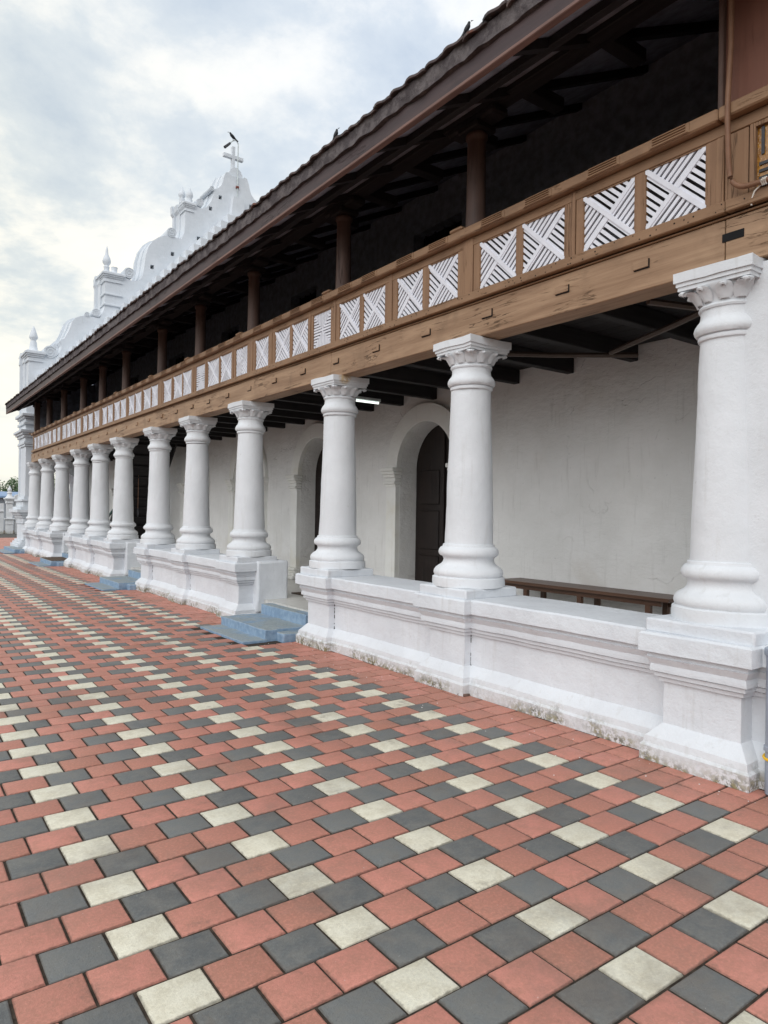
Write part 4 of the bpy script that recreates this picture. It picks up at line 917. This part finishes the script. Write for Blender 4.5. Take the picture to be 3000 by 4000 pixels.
part('pipe', MB().tube([(4.235,1.925,0.0),(4.235,1.925,0.84)], 0.050, 20), 'pipe_grey', gp_, 60)
part('collar', MB().lathe([(0.052,0.80),(0.060,0.81),(0.060,0.845),(0.052,0.85)], 4.235, 1.925, 20).lathe([(0.052,0.245),(0.058,0.25),(0.058,0.275),(0.052,0.28)], 4.235, 1.925, 20), 'pipe_grey', gp_, 40)
part('tie_rope', MB().tube([(4.235+0.057*math.cos(R(a)),1.925+0.057*math.sin(R(a)),0.235-0.03*math.sin(R(a*0.5))) for a in range(0,361,20)], 0.008, 6), 'rope_yellow', gp_, 60)

# ================================================================== BEYOND
cw = thing('compound_wall', (7, 48.9, 0), 'white compound wall with moulded cap across the road', 'wall')
m = MB(); m.box(0, 6.30, 48.85, 49.15, -0.04, 1.86); m.box(6.92, 40, 48.85, 49.15, -0.04, 1.86); part('wall', m, 'whitewash', cw)
m = MB(); m.box(0, 6.30, 48.80, 49.2, 1.30, 1.36, 0.01); m.box(0, 6.30, 48.78, 49.2, 1.36, 1.42, 0.01); m.box(6.92, 40, 48.78, 49.2, 1.34, 1.42, 0.01); part('band', m, 'whitewash', cw)
gpl = thing('gate_pillar', (6.61, 48.9, 0), 'white gate pillar with pointed finial on the compound wall', 'pillar')
m = MB()
for z0, z1, e in ((-0.04,0.55,0.03),(0.55,0.60,0.06),(0.60,0.86,0.04),(0.86,0.93,0.12),(0.93,1.86,0.0),(1.86,1.90,0.05),(1.90,2.05,0.03),(2.05,2.12,0.08),(2.12,2.20,0.13)): m.box(6.44-e, 6.78+e, 48.70-e, 49.04+e, z0, z1, 0.01)
part('shaft', m, 'whitewash', gpl)
finial(6.61, 48.87, 2.20, [(0.28,0),(0.22,0.05),(0.14,0.15),(0.11,0.27),(0.16,0.30),(0.15,0.36),(0.08,0.40),(0.13,0.47),(0.12,0.56),(0.05,0.66),(0.006,0.80)], 'finial', 'whitewash', gpl)
m = MB(); n = 24
vs = [(7.08+0.24*math.cos(2*math.pi*i/n), yy, 2.20+0.24*math.sin(2*math.pi*i/n)) for yy in (48.80, 49.12) for i in range(n)]
m.add(vs, [tuple(range(n-1,-1,-1)), tuple(range(n, 2*n))] + [(i, (i+1)%n, (i+1)%n+n, i+n) for i in range(n)])
m.tube([(7.08+(0.21-0.17*k/40)*math.cos(k*0.3), 48.79, 2.20+(0.21-0.17*k/40)*math.sin(k*0.3)) for k in range(41)], 0.018, 6)
m.box(6.93, 7.3, 48.83, 49.13, 1.86, 2.1)
part('volute', m, 'whitewash', gpl, 40)
sh = thing('blue_shed', (8, 57, 0), 'low grey shed with blue sheet roof behind the compound wall', 'building')
part('wall', MB().box(-4, 14, 56.2, 62, -0.03, 2.3), 'shed_wall', sh)
part('roof', MB().add([(-5,55.6,2.30),(15,55.6,2.30),(15,62.5,2.75),(-5,62.5,2.75),(-5,55.6,2.42),(15,55.6,2.42),(15,62.5,2.87),(-5,62.5,2.87)], [(0,3,2,1),(4,5,6,7),(0,1,5,4),(1,2,6,5),(2,3,7,6),(3,0,4,7)]), 'shed_roof', sh)
def tree(label, x, y, h, crown, mat, seed, nleaf=2600, conical=False):
    r_ = random.Random(seed); t = thing('tree', (x, y, -0.05), label, 'tree', 'trees beyond the compound wall')
    m = MB(); m.tube([(x,y,-0.05),(x+0.1,y,h*0.3),(x-0.05,y+0.1,h*0.6),(x,y,h*0.92)], 0.16, 8, 0.04); lobes = []
    for k in range(9):
        a = r_.uniform(0, 6.28); zz = h*r_.uniform(0.35, 0.8); q = (x+crown*0.7*math.cos(a), y+crown*0.7*math.sin(a), zz+h*0.12)
        m.tube([(x,y,zz*0.8), ((x+q[0])/2,(y+q[1])/2,zz), q], 0.06, 6, 0.02); lobes.append((q, r_.uniform(0.35, 0.6)*crown))
    lobes.append(((x,y,h*0.9), crown*0.5)); part('trunk', m, 'bark', t, 60)
    m = MB()
    for k in range(nleaf):
        if conical:
            f = r_.random()**0.7; zz = h*(0.25+0.78*(1-f)); a = r_.uniform(0,6.28); tier = 0.55+0.45*abs(math.sin(zz*5)); rr = crown*f*tier*r_.uniform(0.3,1)
            p = Vector((x+rr*math.cos(a), y+rr*math.sin(a), zz))
        else:
            q, rad = r_.choice(lobes); d = Vector((r_.gauss(0,1), r_.gauss(0,1), r_.gauss(0,0.8))).normalized()*rad*r_.uniform(0.45,1.05); p = Vector(q)+d
        s = r_.uniform(0.06, 0.13); u = Vector((r_.gauss(0,1), r_.gauss(0,1), r_.gauss(0,0.6))).normalized(); w = u.orthogonal().normalized()
        m.add([p-u*s, p+w*s*0.5, p+u*s, p-w*s*0.5], [(0,1,2,3)])
    part('crown', m, mat, t, recalc=False)
tree('broad dark green tree behind the gate pillar', 10.75, 76, 4.3, 1.5, 'leaf_mid', 3)
tree('slim conical dark tree rising over the blue shed', 9.55, 78, 3.9, 0.55, 'leaf_dark', 5, 1500, True)
tree('low dark tree over the blue shed roof', 9.1, 80, 3.2, 1.6, 'leaf_dark', 8)
tree('round green tree hidden mostly by the gabled front', 12.6, 74, 4.6, 1.8, 'leaf_mid', 11)

# crumbs of plaster on the pavers by the plinth, one worn patch by the lower right corner
m = MB()
for k in range(90):
    yy = rng.uniform(1.9, 10); xx = 4.1-abs(rng.gauss(0, 0.28)); s = rng.uniform(0.0012, 0.0035)
    m.box(xx-s, xx+s*1.4, yy-s, yy+s, 0.0, s*1.2)
o = part('plaster_crumbs', m, 'plaster_chip'); tag(o, 'white plaster crumbs scattered on the pavers by the plinth', 'crumbs', kind='stuff')
print('objects', len(bpy.data.objects), 'slats', nsl, 'pavers', len(cells))
